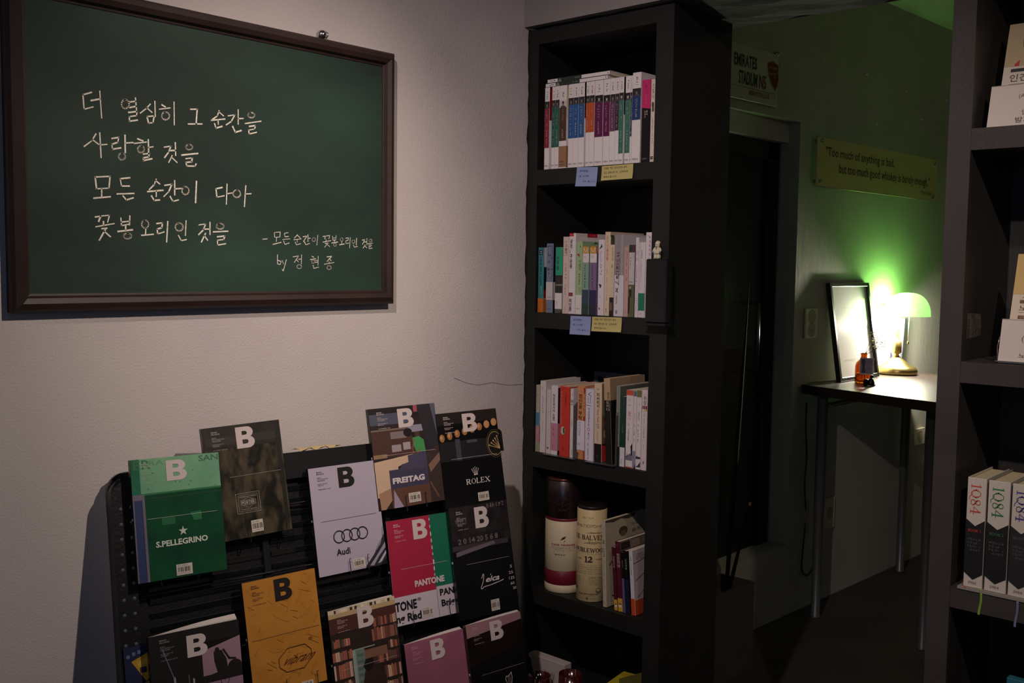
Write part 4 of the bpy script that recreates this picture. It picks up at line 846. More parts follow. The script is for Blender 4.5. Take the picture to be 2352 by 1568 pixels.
lbook(*cH(527, 1500), *cH(575, 1505), 0, 0, 'white book with bottle emblem and orange band, last leaning one', '#c9c4cc', '#b9aeb0', .172, .085,
      [Pg([(.4, .09), (.5, .09), (.5, .115), (.62, .13), (.62, .155), (.35, .155), (.35, .13), (.4, .115)], INK), R(.4, .128, .58, .145, '#d9d4da'), T(V('소곡주클럽'), .3, .18, .6, .37, '#7a7684'), Sc(.4, .43, .55, .5, '#8a8694', 3, 2, True), R(0, .74, 1, 1, '#b8461c')],
      [T('사람들이 모여', .1, .06, .5, .085, '#5a5058'), T('한잔의 술과 만나는', .1, .095, .55, .12, '#5a5058'), T('첫 만남', .1, .13, .38, .155, '#5a5058'), L([(.02, .20), (.3, .17), (1, .15)], .0012, '#6b2a2a'), L([(.05, .47), (.35, .38), (1, .28)], .0012, '#6b2a2a'), L([(.1, .73), (.4, .60), (1, .45)], .0012, '#6b2a2a'), R(0, .77, 1, 1, '#b8461c')], depth=.14)

# ---- bottom compartment
z5 = SZ[4]
q0 = hit(1218, 1500, 1, 2.150); q1 = hit(1302, 1532, 1, 2.135)
t = thing('boxed_book', 'white slipcased book standing behind the red glasses', 'book', frame((-1.839, 2.099, z5 + .0006), (1, 0, 0), (0, 0, 1)))
cm = mat('#b3aaa5', .6); Hb = .125; Wb = .133
mb = MB(); mb.box(0, Wb, 0, Hb, -.030, 0, cm, bev=.001); mb.build('slipcase', t)
sheet_print('cover_print', t, Wb, Hb, [Pg([(.06, .10), (.14, .42), (.20, .52), (.24, .34), (.29, .45), (.30, 1), (.02, 1), (.0, .10)], '#171413'), T('사랑의 기술', .36, .26, .72, .48, '#4a4240', 0, 0, .1), El(.24, .10, .0012, .0012, '#171413')], z=.0004, mx=Matrix.Translation((0, Hb, 0)))
rgl = mat('#3d0a0e', .12, coat=1.0, spec=.8)
for k, (px, h, lab) in enumerate(((1239, .097, 'dark red tea light glass, left of the two'), (1311, .135, 'dark red tea light glass with a glinting rim, right one'))):
    c = hit(px, 1550, 1, 2.05); r = .0335
    t = thing('candle_glass', lab, 'glass', Matrix.Translation((c.x, 2.05, z5 + .0006)))
    mb = MB(); mb.lathe([(0, 0), (r * .8, 0), (r * .97, .006), (r, h * .6), (r * .96, h), (r * .90, h), (r * .93, h * .6), (r * .9, .012), (0, .010)], rgl, n=40); mb.build('bowl', t)
    mb = MB(); mb.lathe([(0, .010), (r * .55, .010), (r * .55, .022), (0, .022)], mat('#c9a88c', .4, coat=.5), n=24); mb.build('tea_light', t)
t = thing('book', 'dark olive book lying in the bottom compartment', 'book', Matrix.Translation((-1.575, 2.175, z5 + .0776)) @ Matrix.Rotation(-.25, 4, 'Z'))
mb = MB(); mb.box(0, .098, 0, .13, 0, .026, mat('#5d5c26', .5)); mb.build('cover', t)
mb = MB(); mb.box(.002, .0985, .002, .128, .0025, .0235, mat('#6b6a38', .8)); mb.build('pages', t)
sheet_print('spine_print', t, .098, .026, [Sc(.1, .3, .9, .8, '#3f3e18', 8, 3)], mx=frame((0, 0, .026), (1, 0, 0), (0, 0, 1)))
t = thing('book', 'bright yellow book lying under the olive one', 'book', Matrix.Translation((-1.612, 2.138, z5 + .0006)) @ Matrix.Rotation(.15, 4, 'Z'))
mb = MB(); mb.box(0, .105, 0, .14, 0, .077, mat('#b0a02c', .5)); mb.build('cover', t)
mb = MB(); mb.box(.002, .1053, .002, .138, .003, .074, mat(CREAM, .8)); mb.build('pages', t)

# ================================================================== magazine stand
YAW, TILT = math.radians(9.06), math.radians(12.3)
n_ = Vector((math.cos(YAW), -math.sin(YAW), 0)); zz_ = Vector((0, 0, 1))
RN = (n_ * math.cos(TILT) + zz_ * math.sin(TILT)).normalized()
RU = Vector((math.sin(YAW), math.cos(YAW), 0))
RV = RN.cross(RU).normalized()
S0 = -1.655
def rp(px, py, S): return hitp(px, py, RN, S)
SB = S0 - .036
O = rp(245, 1098, SB)
blk = mat('#0f1011', .4, bump=.15, scale=150, col2='#141517'); blk2 = mat('#191a1c', .35, coat=.2)
rack = thing('magazine_stand', 'black slatted magazine stand with wire hooks leaning by the wall', 'magazine stand', frame(O, RU, RV))
inv = frame(O, RU, RV).inverted()
def rl(px, py, S=SB): return inv @ rp(px, py, S)
tr = rl(860, 1018); WR = rl(1192, 1400).x
ztop = O.z; HB = (ztop - .012) / RV.z
RT = tr.y
def rounded(x0, x1, y0, y1, r, n=8):
    pts = []
    for (cx, cy, a) in ((x1 - r, y1 - r, 0), (x0 + r, y1 - r, 90)):
        pts += [(cx + r * math.cos(math.radians(a + 90 * i / n)), cy + r * math.sin(math.radians(a + 90 * i / n))) for i in range(n + 1)]
    return pts + [(x0, y0), (x1, y0)]
def plate(mb, pts, z0, z1, m):
    n = len(pts); vs = [(x, y, z0) for x, y in pts] + [(x, y, z1) for x, y in pts]
    fs = [tuple(range(n))[::-1], tuple(range(n, 2 * n))] + [(i, (i + 1) % n, n + (i + 1) % n, n + i) for i in range(n)]
    mb.add(vs, fs, m)
sx = rl(303, 1200).x
SK = lambda pts: [(x - (.024 * min(1, max(0, -y / .45)) if x < .15 else 0), y) for x, y in pts]
mb = MB(); plate(mb, SK(rounded(0, WR, -HB, RT, .035)), -.012, 0, blk); mb.build('back_panel', rack)
mb = MB(); plate(mb, SK(rounded(0, sx, -HB + .02, -.004, .028)), 0, .022, blk); mb.build('side_panel', rack)
mb = MB(); plate(mb, rounded(sx + .004, WR, RT - .055, RT + .001, .012), 0, .016, blk2); mb.build('top_rail', rack)
dot = mat('#4b5058', .6)  # pale tone painted for the bluish light seen through the holes
mb = MB()
for i in range(22):
    for c in (0, 1):
        q = rl(269 + i * 1.3 + c * 24, 1170 + i * 34.6 - c * 5)
        if q.y < -HB + .05: continue
        mb.lathe([(0, .0228), (.0030, .0228), (.0036, .022)], dot, n=10, c=(q.x, q.y, 0))
o = mb.build('perforation', rack); o['kind'] = 'stuff'
# horizontal slats in three bays between upright bars
bays = [(sx + .02, .30), (.32, .60), (.62, WR - .02)]
slm = mat('#1b1d1f', .35, coat=.3)
for b0, b1 in bays:
    mb = MB(); mb.box(b1, b1 + .014, -HB + .02, RT - .055, 0, .010, blk2); mb.build('upright_bar', rack)
    y = RT - .075
    while y > -.62:
        mb = MB(); mx = Matrix.Translation((0, y, .002)) @ Matrix.Rotation(math.radians(28), 4, 'X')
        mb.box(b0, b1, -.006, .006, 0, .0035, slm, mx=mx); mb.build('slat', rack); y -= .026
wire = mat('#232426', .3, metal=.6)
for yy in (-.10, -.235, -.37, -.50):
    mb = MB(); mb.tube([(sx, yy, .014), (WR - .01, yy, .014)], .0022, wire, n=6); mb.build('cross_wire', rack)
hookm = mat('#8d8f92', .15, metal=.9)
for (px, py) in [(367, 1306), (451, 1287), (572, 1207), (661, 1192), (802, 1283), (843, 1273), (931, 1137), (976, 1128), (1112, 1355), (1151, 1343), (947, 1403), (1030, 1380), (657, 1560), (727, 1540)]:
    q = rl(px, py, S0 + (.010 if px > 900 and py > 1300 and px > 1050 else .004)); zf = q.z
    mb = MB(); mb.tube([(q.x + .002, q.y - .034, .004), (q.x + .002, q.y - .034, zf), (q.x + .0005, q.y - .030, zf + .002), (q.x, q.y - .008, zf + .001), (q.x, q.y, zf + .003), (q.x + .001, q.y + .001, zf + .006)], .0010, hookm, n=6); mb.build('wire_hook', rack)
for (a, b) in ((.05, -1), (WR - .08, -1)):
    mb = MB(); mb.box(a, a + .03, -HB - .0, -HB + .03, -.012, .05, blk); mb.build('foot', rack)
# crumpled cream paper lying on the stand's top edge
P0 = rp(678, 1038, SB - .004)
t = thing('paper_sheet', 'crumpled cream paper lying on top of the magazine stand', 'paper')
mb = MB(); rg = random.Random(5); vs = []; fs = []
for j in range(5):
    for i in range(9):
        p = P0 + RU * (i * .0125) + Vector((-.02 + j * .010, 0, .0008 + .010 * abs(math.sin(i * 1.1 + j * .7)) * (.5 + .12 * j)))
        vs.append(tuple(p))
for j in range(4):
    for i in range(8): a = j * 9 + i; fs.append((a, a + 1, a + 10, a + 9))
mb.add(vs, fs, mat('#b9a878', .8)); mb.build('sheet', t)

BC = '#c9bcb8'
def common(c, issue, date, bc=(.54, .875, .70, .965), line=.485, lu=(.14, .93), b=(.415, .025, .65, .215)):
    ops = [T('BRAND.', .11, .040, .19, .052, c, 0, .02), T('BALANCE.', .11, .057, .22, .069, c, 0, .02), T('BRAND', .115, .092, .17, .102, c), T('DOCUMENTARY', .115, .106, .27, .116, c), T('MAGAZINE', .115, .120, .22, .130, c)]
    ops += [T(issue[0], .115, .150, .25, .160, c), T(issue[1], .115, .164, .20, .174, c)] + [T(date, .115, .200, .29, .210, c)]
    if line: ops.append(L([(lu[0], line), (lu[1], line)], .0006, c))
    ops.append(bigB(*b, BC if c != '#2a2528' else '#151314'))
    if bc:
        u0, v0, u1, v1 = bc; du = u1 - u0; dv = v1 - v0
        ops += [R(u0, v0, u1, v1, '#c9c2b4')]
        rg = random.Random(int(u0 * 1000) + len(issue[1])); x = u0 + du * .1
        while x < u1 - du * .12:
            w_ = du * rg.choice((.02, .035, .05)); 
            if not (u0 + du * .60 < x < u0 + du * .68): ops.append(R(x, v0 + dv * .28, x + w_, v0 + dv * .72, '#1d1a1b'))
            x += w_ + du * rg.choice((.02, .03, .045))
        ops += [Sc(u0 + du * .08, v0 + dv * .08, u1 - du * .3, v0 + dv * .2, '#4a4644', 10, 3), Sc(u0 + du * .08, v0 + dv * .8, u1 - du * .08, v0 + dv * .9, '#4a4644', 16, 4)]
    return ops
def mag(TL, TR, BL, S, label, base, ops, spine='#101011', pg=0, H=None, coat=.55):
    a = rp(*TL, S); b = rp(*TR, S); W = (b - a).length
    if H is None: c = rp(*BL, S); H = (a - c).length
    M = frame(a, b - a, RV)
    t = thing('magazine', label, 'magazine', M)
    bm = base if not isinstance(base, str) else mat(base, .3, coat=coat)
    sm = mat(spine, .35, coat=.4)
    mb = MB(); mb.box(0, W, -H, 0, -.0006, 0, bm); fc = mb.build('front_cover', t)
    mb = MB(); mb.box(-.0004, .0004, -H, 0, -.011, -.0003, sm); sp = mb.build('spine', t)
    # page block, a little curled open at the top when pg is set
    n = 8; vs = []; fs = []
    for i in range(n + 1):
        x = .0012 + (W - .004) * i / n; e = pg * math.sin(math.pi * .5 * i / n)
        vs += [(x, -.0015 + e * .35, -.0012), (x, -.0015 + e, -.0098), (x, -H + .0015, -.0098), (x, -H + .0015, -.0012)]
    for i in range(n):
        k = i * 4
        for q in range(4): fs.append((k + q, k + (q + 1) % 4, k + 4 + (q + 1) % 4, k + 4 + q))
    fs += [(3, 2, 1, 0), (n * 4, n * 4 + 1, n * 4 + 2, n * 4 + 3)]
    mb = MB(); mb.add(vs, fs, mat('#cfc8c0', .8, bump=.4, scale=900)); mb.build('pages', t)
    mb = MB(); mb.box(0, W, -H, 0, -.0112, -.0104, sm); mb.build('back_cover', t)
    sheet_print('cover_print', fc, W, H, ops, z=.0003)
    sheet_print('spine_print', sp, .010, H, [R(.2, .475, .8, .495, '#c9c2c0'), Sc(.3, .52, .7, .62, '#77716f', 6, 3, True)], z=.0003, mx=frame((-.0004, 0, -.0108), (0, 0, 1), (0, 1, 0)))
    return t
rg = random.Random(11)
# green bottle cover
gtop = mat('#86b889', .3, coat=.5, col2='#6ea581', cscale=9); gbody = mat('#10502f', .3, coat=.5, col2='#0c3a28', cscale=14, contrast=(.35, .7)); gstrip = mat('#2f7a5c', .3, coat=.5, col2='#246b4c', cscale=20)
ops = [R(0, 0, 1, .285, gtop), R(0, 0, .095, .30, gstrip), R(.10, .285, 1, .30, '#1c6b3c'), R(.1, .325, 1, .333, '#0c3f22'), R(.0, .29, .13, 1, '#6a6276'), R(.015, .335, .095, 1, '#26365f'), R(.095, .335, .102, 1, '#141b33'),
       T('ER', .03, .01, .22, .085, '#3a6e4d', 0, .01), T('RA', .20, .02, .36, .06, '#57906a'), T('SAN', .76, .012, .99, .062, '#3d6a50', 0, .02),
       Pg([(.62, .48), (.75, .475), (.75, .55), (.66, .55)], '#15693c'), R(.3, .50, .45, .56, '#136037')]
ops += [El(rg.uniform(.1, .95), rg.uniform(.12, .28), .0014, .0014, '#43805c') for k in range(12)]
st = []
for k in range(10):
    a = math.pi / 2 + k * math.pi / 5; r = .055 if k % 2 == 0 else .022; st.append((.525 + r * math.cos(a), .625 - r * .75 * math.sin(a)))
ops += common('#b4c4ae', ('ISSUE NO.6', 'WATER'), 'JUNE 2012', bc=(.42, .895, .60, .985), line=.495, b=(.385, .03, .615, .20))
ops += [Pg(st, '#b9c4b4'), T('S.PELLEGRINO', .215, .685, .80, .735, '#c3ccbd', 0, .035)]
mag((298, 1057), (501, 1038), (318, 1341), S0 + .012, 'magazine with a green bottle cover and star emblem, leftmost of the stand', gbody, ops)
# dark olive nylon cover
nyl = mat('#17150f', .35, coat=.4, col2='#4d4534', cscale=20, detail=2, contrast=(.42, .62), stretch=(1.6, .8, 1), bump=.8, scale=22)
dk = '#a39c92'
ops = [R(0, 0, 1, .20, mat('#1d1a16', .4, coat=.4, col2='#2c2822', cscale=20)), R(.03, .095, .93, .165, '#2d2a22'), R(.93, .02, .98, .9, '#15130f'), L([(.05, .19), (.93, .19)], .001, '#12100d')]
ops += common('#a8a096', ('ISSUE NO.17', 'PORTER'), 'JUNE 2013', bc=(.475, .86, .625, .965), line=.455, lu=(.28, .94))
ops += [L([(.32, .61), (.62, .61), (.62, .785), (.32, .785), (.32, .61)], .0007, dk), L([(.345, .625), (.595, .625), (.595, .77), (.345, .77), (.345, .625)], .0005, dk), T('YOSHIDA & COMPANY', .355, .635, .585, .648, dk), L([(.375, .675), (.565, .675), (.565, .715), (.375, .715), (.375, .675)], .0007, dk), T('PORTER', .385, .681, .555, .709, dk, 0, .03), L([(.40, .673), (.47, .65), (.54, .673)], .0005, dk), L([(.40, .717), (.47, .742), (.54, .717)], .0005, dk), T('TOKYO, JAPAN', .37, .75, .57, .763, dk)]
mag((462, 985), (640, 963), (488, 1250), S0, 'magazine with a dark crinkled nylon cover, behind the green one', nyl, ops)
# pale grey car cover
ops = common('#2a2528', ('ISSUE NO.23', 'AUDI'), 'FEBRUARY 2014', bc=(.50, .895, .67, .985), line=.505, lu=(.10, .92))
ops += [Ri(x, .665, .0128, .0128, .0022, '#17151a', 36) for x in (.335, .45, .565, .68)] + [T('Audi', .275, .775, .475, .835, '#17151a', 0, .015)]
ops += [Pg([(.68, .985), (.80, .90), (.93, .80), (1, .70), (1, 1), (.68, 1)], '#2b2a33'), Pg([(.74, .985), (.86, .90), (1, .79), (1, .84), (.88, .92), (.80, .99)], '#9a94a6'), Pg([(.86, .98), (1, .87), (1, .90), (.92, .97)], '#b5afbf'), L([(.84, .86), (.97, .74), (.985, .64)], .0009, '#4a4855'), Pg([(.9, 1), (.97, .95), (1, .95), (1, 1)], '#0f0f12')]
mag((707, 1077), (862, 1056), (740, 1325), S0, 'pale grey magazine with black masthead and four linked rings', '#b3abb9', ops)
# workshop cover
ops = [R(0, 0, 1, .10, '#1a1718'), R(0, .06, .62, .17, '#4c5060'), R(0, .17, .7, .21, '#2a2222'), R(0, .215, .75, .23, '#7b6a60'), R(0, .23, .72, .50, '#4a3128'), R(.28, .25, .52, .32, '#7d7171'), R(.55, .20, .82, .27, '#8b8a9b'), El(.54, .27, .012, .010, '#15110f'), R(.28, .38, .42, .45, '#9a8f92'), R(.45, .365, .56, .44, '#a39799'), R(0, .46, .2, .5, '#8f7355'),
       Pg([(.72, 0), (.97, 0), (1, .5), (.9, .62), (.8, .4)], '#29252b'), Pg([(.92, 0), (1, 0), (1, .4)], '#515564'), R(.66, .0, .72, .07, '#a04858'), El(.62, .30, .0048, .006, '#1b1210', 12), Pg([(.60, .33), (.70, .32), (.77, .36), (.78, .48), (.64, .47), (.60, .40)], '#3f9150'), L([(.62, .35), (.585, .44), (.60, .50)], .0030, '#7f5238'), L([(.70, .45), (.63, .51)], .0026, '#7f5238'), R(.57, .5, .62, .515, '#a03048'),
       Pg([(0, .53), (.58, .49), (.6, .55), (.42, .58), (.34, .60), (.34, .64), (.2, .66), (.2, .86), (0, .88)], '#c7ac90'), Pg([(.02, .84), (.2, .80), (.2, .92), (.1, 1), (.03, 1)], '#a08064'), R(.2, .625, .78, .81, '#3c3a50'), Pg([(.5, .50), (.78, .48), (.78, .64), (.35, .64), (.4, .58), (.5, .57)], '#454157'), R(.2, .81, .78, 1, '#5e3f32'), Pg([(.24, .82), (.36, 1), (.22, 1)], '#9d93a6'), Pg([(.78, .5), (1, .42), (1, 1), (.78, 1)], '#3a2b29'), Pg([(.8, .62), (1, .5), (1, .58), (.82, .70)], '#7d6152'), L([(.80, .8), (.9, .95)], .004, '#6b4a38')]
ops += common('#c9bcb8', ('ISSUE NO.1', 'BAG'), 'NOVEMBER 2011', bc=(.445, .875, .625, .97), line=.475)
ops += [T('FREITAG', .235, .705, .715, .765, '#cfc6c6', 0, .05)]
mag((845, 940), (997, 925), (886, 1170), S0 + .002, 'magazine with a workshop photo and a person in green', '#33282a', ops)
# watch cover
beads = []
for k in range(9):
    beads.append(El(.06 + k * .125, .255 - k * .016, .0075 + k * .0002, .0095, '#9a6a3c' if k < 6 else '#b8875a', 16)); beads.append(El(.05 + k * .125, .248 - k * .016, .0035, .005, '#bd9060', 12))
ops = [R(0, 0, 1, .12, '#1c1310')] + beads + [R(0, .30, 1, .50, '#17161a'), R(.26, .28, .34, .50, '#3e3c46'), R(.45, .30, .62, .33, '#4a4650'), El(.92, .37, .022, .031, '#0e0c0b', 28), Ri(.92, .37, .022, .029, .0015, '#a98d58', 30), Ri(.92, .37, .0262, .034, .0007, '#7a6540', 30)]
for k in range(5): ops.append(L([(.99, .43 - k * .004), (.82 + k * .035, .385 - k * .022)], .0016, '#b89c66')); ops.append(El(.82 + k * .035, .383 - k * .022, .002, .002, '#c4aa74', 10))
ops += common('#c6bcb8', ('ISSUE NO.41', 'WATCH'), 'NOVEMBER 2015', bc=(.53, .855, .71, .945), line=.48, lu=(.17, .93))
ops += [L([(.53 + dx, .63 - .04 + abs(dx) * .35), (.535 + dx * .35, .665)], .0011, '#cfc6c2') for dx in (-.055, -.028, 0, .028, .055)] + [L([(.505, .668), (.565, .664)], .0018, '#cfc6c2')] + [El(.53 + dx, .588 + abs(dx) * .35, .0011, .0011, '#cfc6c2', 8) for dx in (-.055, -.028, 0, .028, .055)]
ops += serif('ROLEX', .36, .705, .76, .755, '#cfc6c2', .15, .24, heavy=.2)
mag((1000, 951), (1138, 937), None, S0 + .004, 'black magazine with gold beads and a crown emblem', '#0c0c0e', ops, H=.232)
# red and green swatch cover
ops = [R(0, 0, .705, .73, '#a3213f'), R(.705, 0, 1, .705, '#14694f'), R(0, .73, .71, 1, '#c4bbc2'), R(.71, .705, 1, 1, '#bdb4bb'), L([(.71, .71), (.715, 1)], .0016, '#8b8490')]
for k in range(10): ops.append(R(.695, .03 + k * .068, .705 + rg.uniform(.002, .012), .055 + k * .068 + rg.uniform(-.01, .02), '#cfc4c6'))
ops += common('#d5b5bd', ('ISSUE NO.46', 'PANTONE'), 'JUNE 2016', bc=(.43, .875, .61, .975), line=.475, lu=(.17, .93))
ops += [T('PANTONE', .36, .605, .855, .668, '#cfc3c4', 0, .045), T('TONE', .01, .775, .36, .865, '#15131c', 0, .035), T('®', .37, .77, .44, .80, '#15131c'), T('ng Red', .01, .895, .42, .995, '#15131c', 0, .03), T('PAN', .755, .735, .995, .80, '#15131c', 0, .03), T('Brig', .765, .84, .99, .925, '#15131c', 0, .03)]
mag((886, 1198), (1024, 1176), (917, 1438), S0, 'magazine split into crimson and green colour swatches', '#c4bbc2', ops)
# camera cover
ops = [R(0, 0, 1, .36, mat('#1d191c', .35, coat=.5, col2='#2e282b', cscale=30)), R(0, .345, .95, .39, '#3b3438'), Pg([(.05, .40), (.7, .35), (.72, .38), (.05, .44)], '#6b5f66'), Sc(.08, .09, .28, .17, '#6b6266', 5, 3), Sc(.62, .0, .95, .05, '#7a7074', 6, 7), T('2 0 14 20 5 6 8', .1, .285, .78, .335, '#6e6468', 0, .02)]
for k in range(14): ops.append(L([(.33 + k * .018, .25), (.30 + k * .026, .19 + .004 * abs(k - 7))], .0006, '#4d464a'))
ops += common('#b0a6a6', ('ISSUE NO.35', 'CAMERA'), 'APRIL 2015', bc=(.535, .875, .68, .975), line=.52, lu=(.20, .93))
lc = '#cfc6c6'
ops += [L([(.42, .665), (.455, .63), (.465, .64), (.44, .70), (.40, .745), (.395, .755), (.41, .76), (.45, .745), (.56, .74), (.72, .725), (.79, .715)], .0018, lc), T('eica', .475, .66, .715, .71, lc, 0, .025, .15), El(.58, .648, .0014, .0014, lc),
        T('5', .925, .60, .965, .625, lc), T('25', .895, .655, .97, .68, lc), T('125', .89, .705, .985, .73, lc), T('60', .905, .755, .975, .78, lc), T('30', .94, .80, .998, .825, lc)]
mag((1030, 1168), (1163, 1147), (1066, 1425), S0 + .014, 'black camera magazine with white script logo below the crown one', '#101113', ops)
# orange sole cover
vib = mat('#bd8233', .4, coat=.4, col2='#b47a2c', cscale=20)
ops = []
for k in range(78):
    x, y = rg.uniform(.03, .97), rg.uniform(.02, .98); a = rg.choice((-.6, -.5, .9, 1.1, .2)) + rg.uniform(-.15, .15); l = rg.uniform(.05, .15)
    x2, y2 = x + l * math.cos(a), y - l * .7 * math.sin(a)
    if 0.01 < x2 < .99 and .01 < y2 < .99: ops.append(L([(x, y), (x2, y2)], .0022, '#ae7529'))
ops += common('#2a2528', ('ISSUE NO.20', 'VIBRAM'), 'OCTOBER 2013', bc=(.64, .955, .80, 1.0), line=.505, lu=(.05, .97))
og = '#5a2c14'
ops += [L([(.37, .71), (.50, .635), (.74, .635), (.82, .69), (.82, .76), (.70, .835), (.46, .835), (.37, .78), (.37, .71)], .0013, og), T('vibram', .395, .70, .81, .775, og, 0, .0, .3), T('®', .80, .585, .86, .615, og)]
mag((555, 1340), (722, 1304), None, S0, 'mustard orange magazine with sole pattern and octagon logo', vib, ops, H=.235, spine='#1b1712')
# street bike cover
ops = [R(0, 0, .56, 1, '#0f0c0e'), R(.56, .0, 1, .13, '#120f10'), Pg([(.56, .20), (1, .13), (1, .36), (.56, .41)], '#977983'), Pg([(.56, .46), (1, .40), (1, 1), (.56, 1)], '#8c7080'), R(.56, .40, 1, .46, '#171214'),
       El(.73, .215, .0048, .0058, '#171214', 12), Pg([(.69, .22), (.78, .22), (.83, .30), (.84, .40), (.72, .40), (.69, .30)], '#171214'), L([(.80, .22), (.86, .30), (.93, .31)], .004, '#171214'), El(.92, .375, .015, .014, '#171214', 24), Ri(.795, .465, .008, .0105, .0013, '#171214', 24), L([(.78, .36), (.795, .465)], .0016, '#171214'),
       L([(.245, .36), (.26, .52), (.265, .75), (.27, 1)], .0042, '#8f8694'), L([(.31, .45), (.33, .62), (.335, 1)], .0034, '#57505a'), L([(.45, .40), (.46, .60), (.465, 1)], .0032, '#a89f8c'), L([(.40, .36), (.415, 1)], .0022, '#5d564f'), L([(.14, .12), (.24, .36)], .002, '#6b6470')]
for k in range(8): ops.append(Pg([(.405, .5 + k * .06), (.455, .48 + k * .06), (.455, .50 + k * .06), (.405, .52 + k * .06)], '#c2b89c' if k % 2 else '#4a4440'))
ops += common('#8f878c', ('ISSUE NO.30', 'STREET'), 'OCTOBER 2014', bc=None, line=.70, lu=(.6, .95), b=(.40, .05, .625, .225))
mag((340, 1464), (547, 1421), None, S0 + .012, 'dark magazine with a cyclist and street lines, bottom left', '#171214', ops, H=.237, pg=.012)
# bookshop cover
ops = [R(0, 0, 1, .035, '#d0c0a0'), R(0, .035, 1, .075, '#b59c70'), R(0, .075, 1, .21, '#4a2a22'), R(0, .21, 1, 1, '#2a1f1a')]
x = .03
while x < .95:
    w_ = rg.uniform(.015, .045); ops.append(R(x, .005, x + w_, .034, rg.choice(('#c9bc9e', '#bfb08e', '#d8ccb2', '#3a3228')))); x += w_ + .006
for (v0, v1, a, b) in ((.14, .235, .62, 1), (.24, .36, .60, .98), (.37, .46, .0, .28), (.26, .34, .02, .27), (.48, .62, 0, .27), (.47, .57, .58, .98), (.60, .72, .72, .98), (.64, .78, .0, .27), (.38, .46, .82, 1), (.74, .9, .55, .98)):
    x = a
    while x < b - .01:
        w_ = rg.uniform(.015, .04); h = rg.uniform(0, .02); ops.append(R(x, v0 + h, min(b, x + w_), v1, rg.choice(('#8a5f50', '#6b4238', '#b58f74', '#a8644c', '#c7a98c', '#4a2f2a', '#9a5a48', '#544844')))); x += w_ + .003
ops += [R(.28, .39, .62, .40, '#8f9a88'), R(.28, .40, .46, 1, '#6b7a74'), R(.28, .40, .33, 1, '#8fa096'), R(.46, .42, .80, .50, '#7b5a44')]
for k in range(6): ops.append(R(.35, .44 + k * .06, .44, .465 + k * .06, '#4d6b5a'))
ops += [Pg([(.42, .56), (.46, .505), (.55, .50), (.58, .54), (.56, .60), (.48, .64)], '#15110e'), Pg([(.44, .60), (.50, .62), (.56, .58), (.68, .62), (.74, .70), (.74, 1), (.36, 1), (.40, .70)], '#33201c')]
ops += common('#c2aca4', ('ISSUE NO.37', 'BOOKS'), 'JUNE 2015', bc=None, line=.545, lu=(.1, .93))
ops += [T('TSUTAYA', .16, .765, .82, .85, '#d2c2ba', 0, .05)]
mag((752, 1405), (905, 1368), None, S0 + .002, 'magazine with a bookshop photo and a reader in a cap', '#2a1f1a', ops, H=.235, pg=.004)
# pink cover
pk = mat('#a5647a', .4, coat=.4, col2='#8f5468', cscale=6)
ops = [El(.58, .62, .020, .030, '#7a3c4c', 28)]
for k in range(9): ops.append(L([(.50 + k * .02, .80), (.60 + k * .025, .66 - k * .008), (.74 + k * .012, .57 + k * .012), (.86, .60 + k * .03)], .0030, ('#b87484', '#96525f', '#c48290')[k % 3]))
ops += common('#c79aa6', ('ISSUE NO.39', 'SEOUL'), 'SEPTEMBER 2015', bc=None, line=None)
mag((928, 1481), (1063, 1443), None, S0 + .004, 'plain pink magazine with soft folds, bottom row', pk, ops, H=.232, pg=.006)
# harp cover
ops = [Pg([(0, 0), (1, 0), (1, .075), (0, .13)], '#9c7478'), Pg([(0, .13), (1, .075), (1, .30), (0, .42)], mat('#2b140e', .35, coat=.4, col2='#180e0c', cscale=8))]
ops += common('#b59a98', ('ISSUE NO.40', 'STOUT'), 'OCTOBER 2015', bc=None, line=.52, lu=(.18, .95))
ops += [L([(.60, .60), (.585, .62), (.60, .66), (.645, .73)], .0016, BC), L([(.60, .60), (.63, .605), (.66, .595), (.70, .575)], .0022, BC), L([(.70, .575), (.705, .62), (.68, .70), (.645, .73)], .0016, BC)] + [L([(.62 + k * .017, .605), (.63 + k * .012, .70 - k * .0)], .0004, BC) for k in range(4)]
mag((1069, 1437), (1194, 1403), None, S0 + .016, 'black and dusty pink magazine with small harp emblem, bottom right', '#100c0d', ops, H=.232, pg=.006)
# leaflet tucked in at the lower left
t = thing('leaflet', 'dark blue and yellow leaflet tucked low in the stand', 'leaflet', frame(rp(283, 1490, S0 - .010), RU, RV))
mb = MB(); mb.box(0, .05, -.17, 0, -.002, 0, mat('#15203f', .5)); mb.build('card', t)
sheet_print('cover_print', t, .05, .17, [Pg([(.25, .16), (1, .08), (1, .34), (.75, .40)], '#b58f2e'), Pg([(.45, .18), (.95, .12), (.9, .2), (.5, .24)], '#c9a33a'), El(.15, .10, .0035, .0035, '#5a6b90'), R(.3, .06, .42, .1, '#5a6b90'), R(.5, .05, .62, .09, '#5a6b90'), R(.55, .24, .8, .30, '#2b2440'), Pg([(.3, .46), (1, .38), (1, .7), (.35, .7)], '#8f7a4a')], z=.0004)

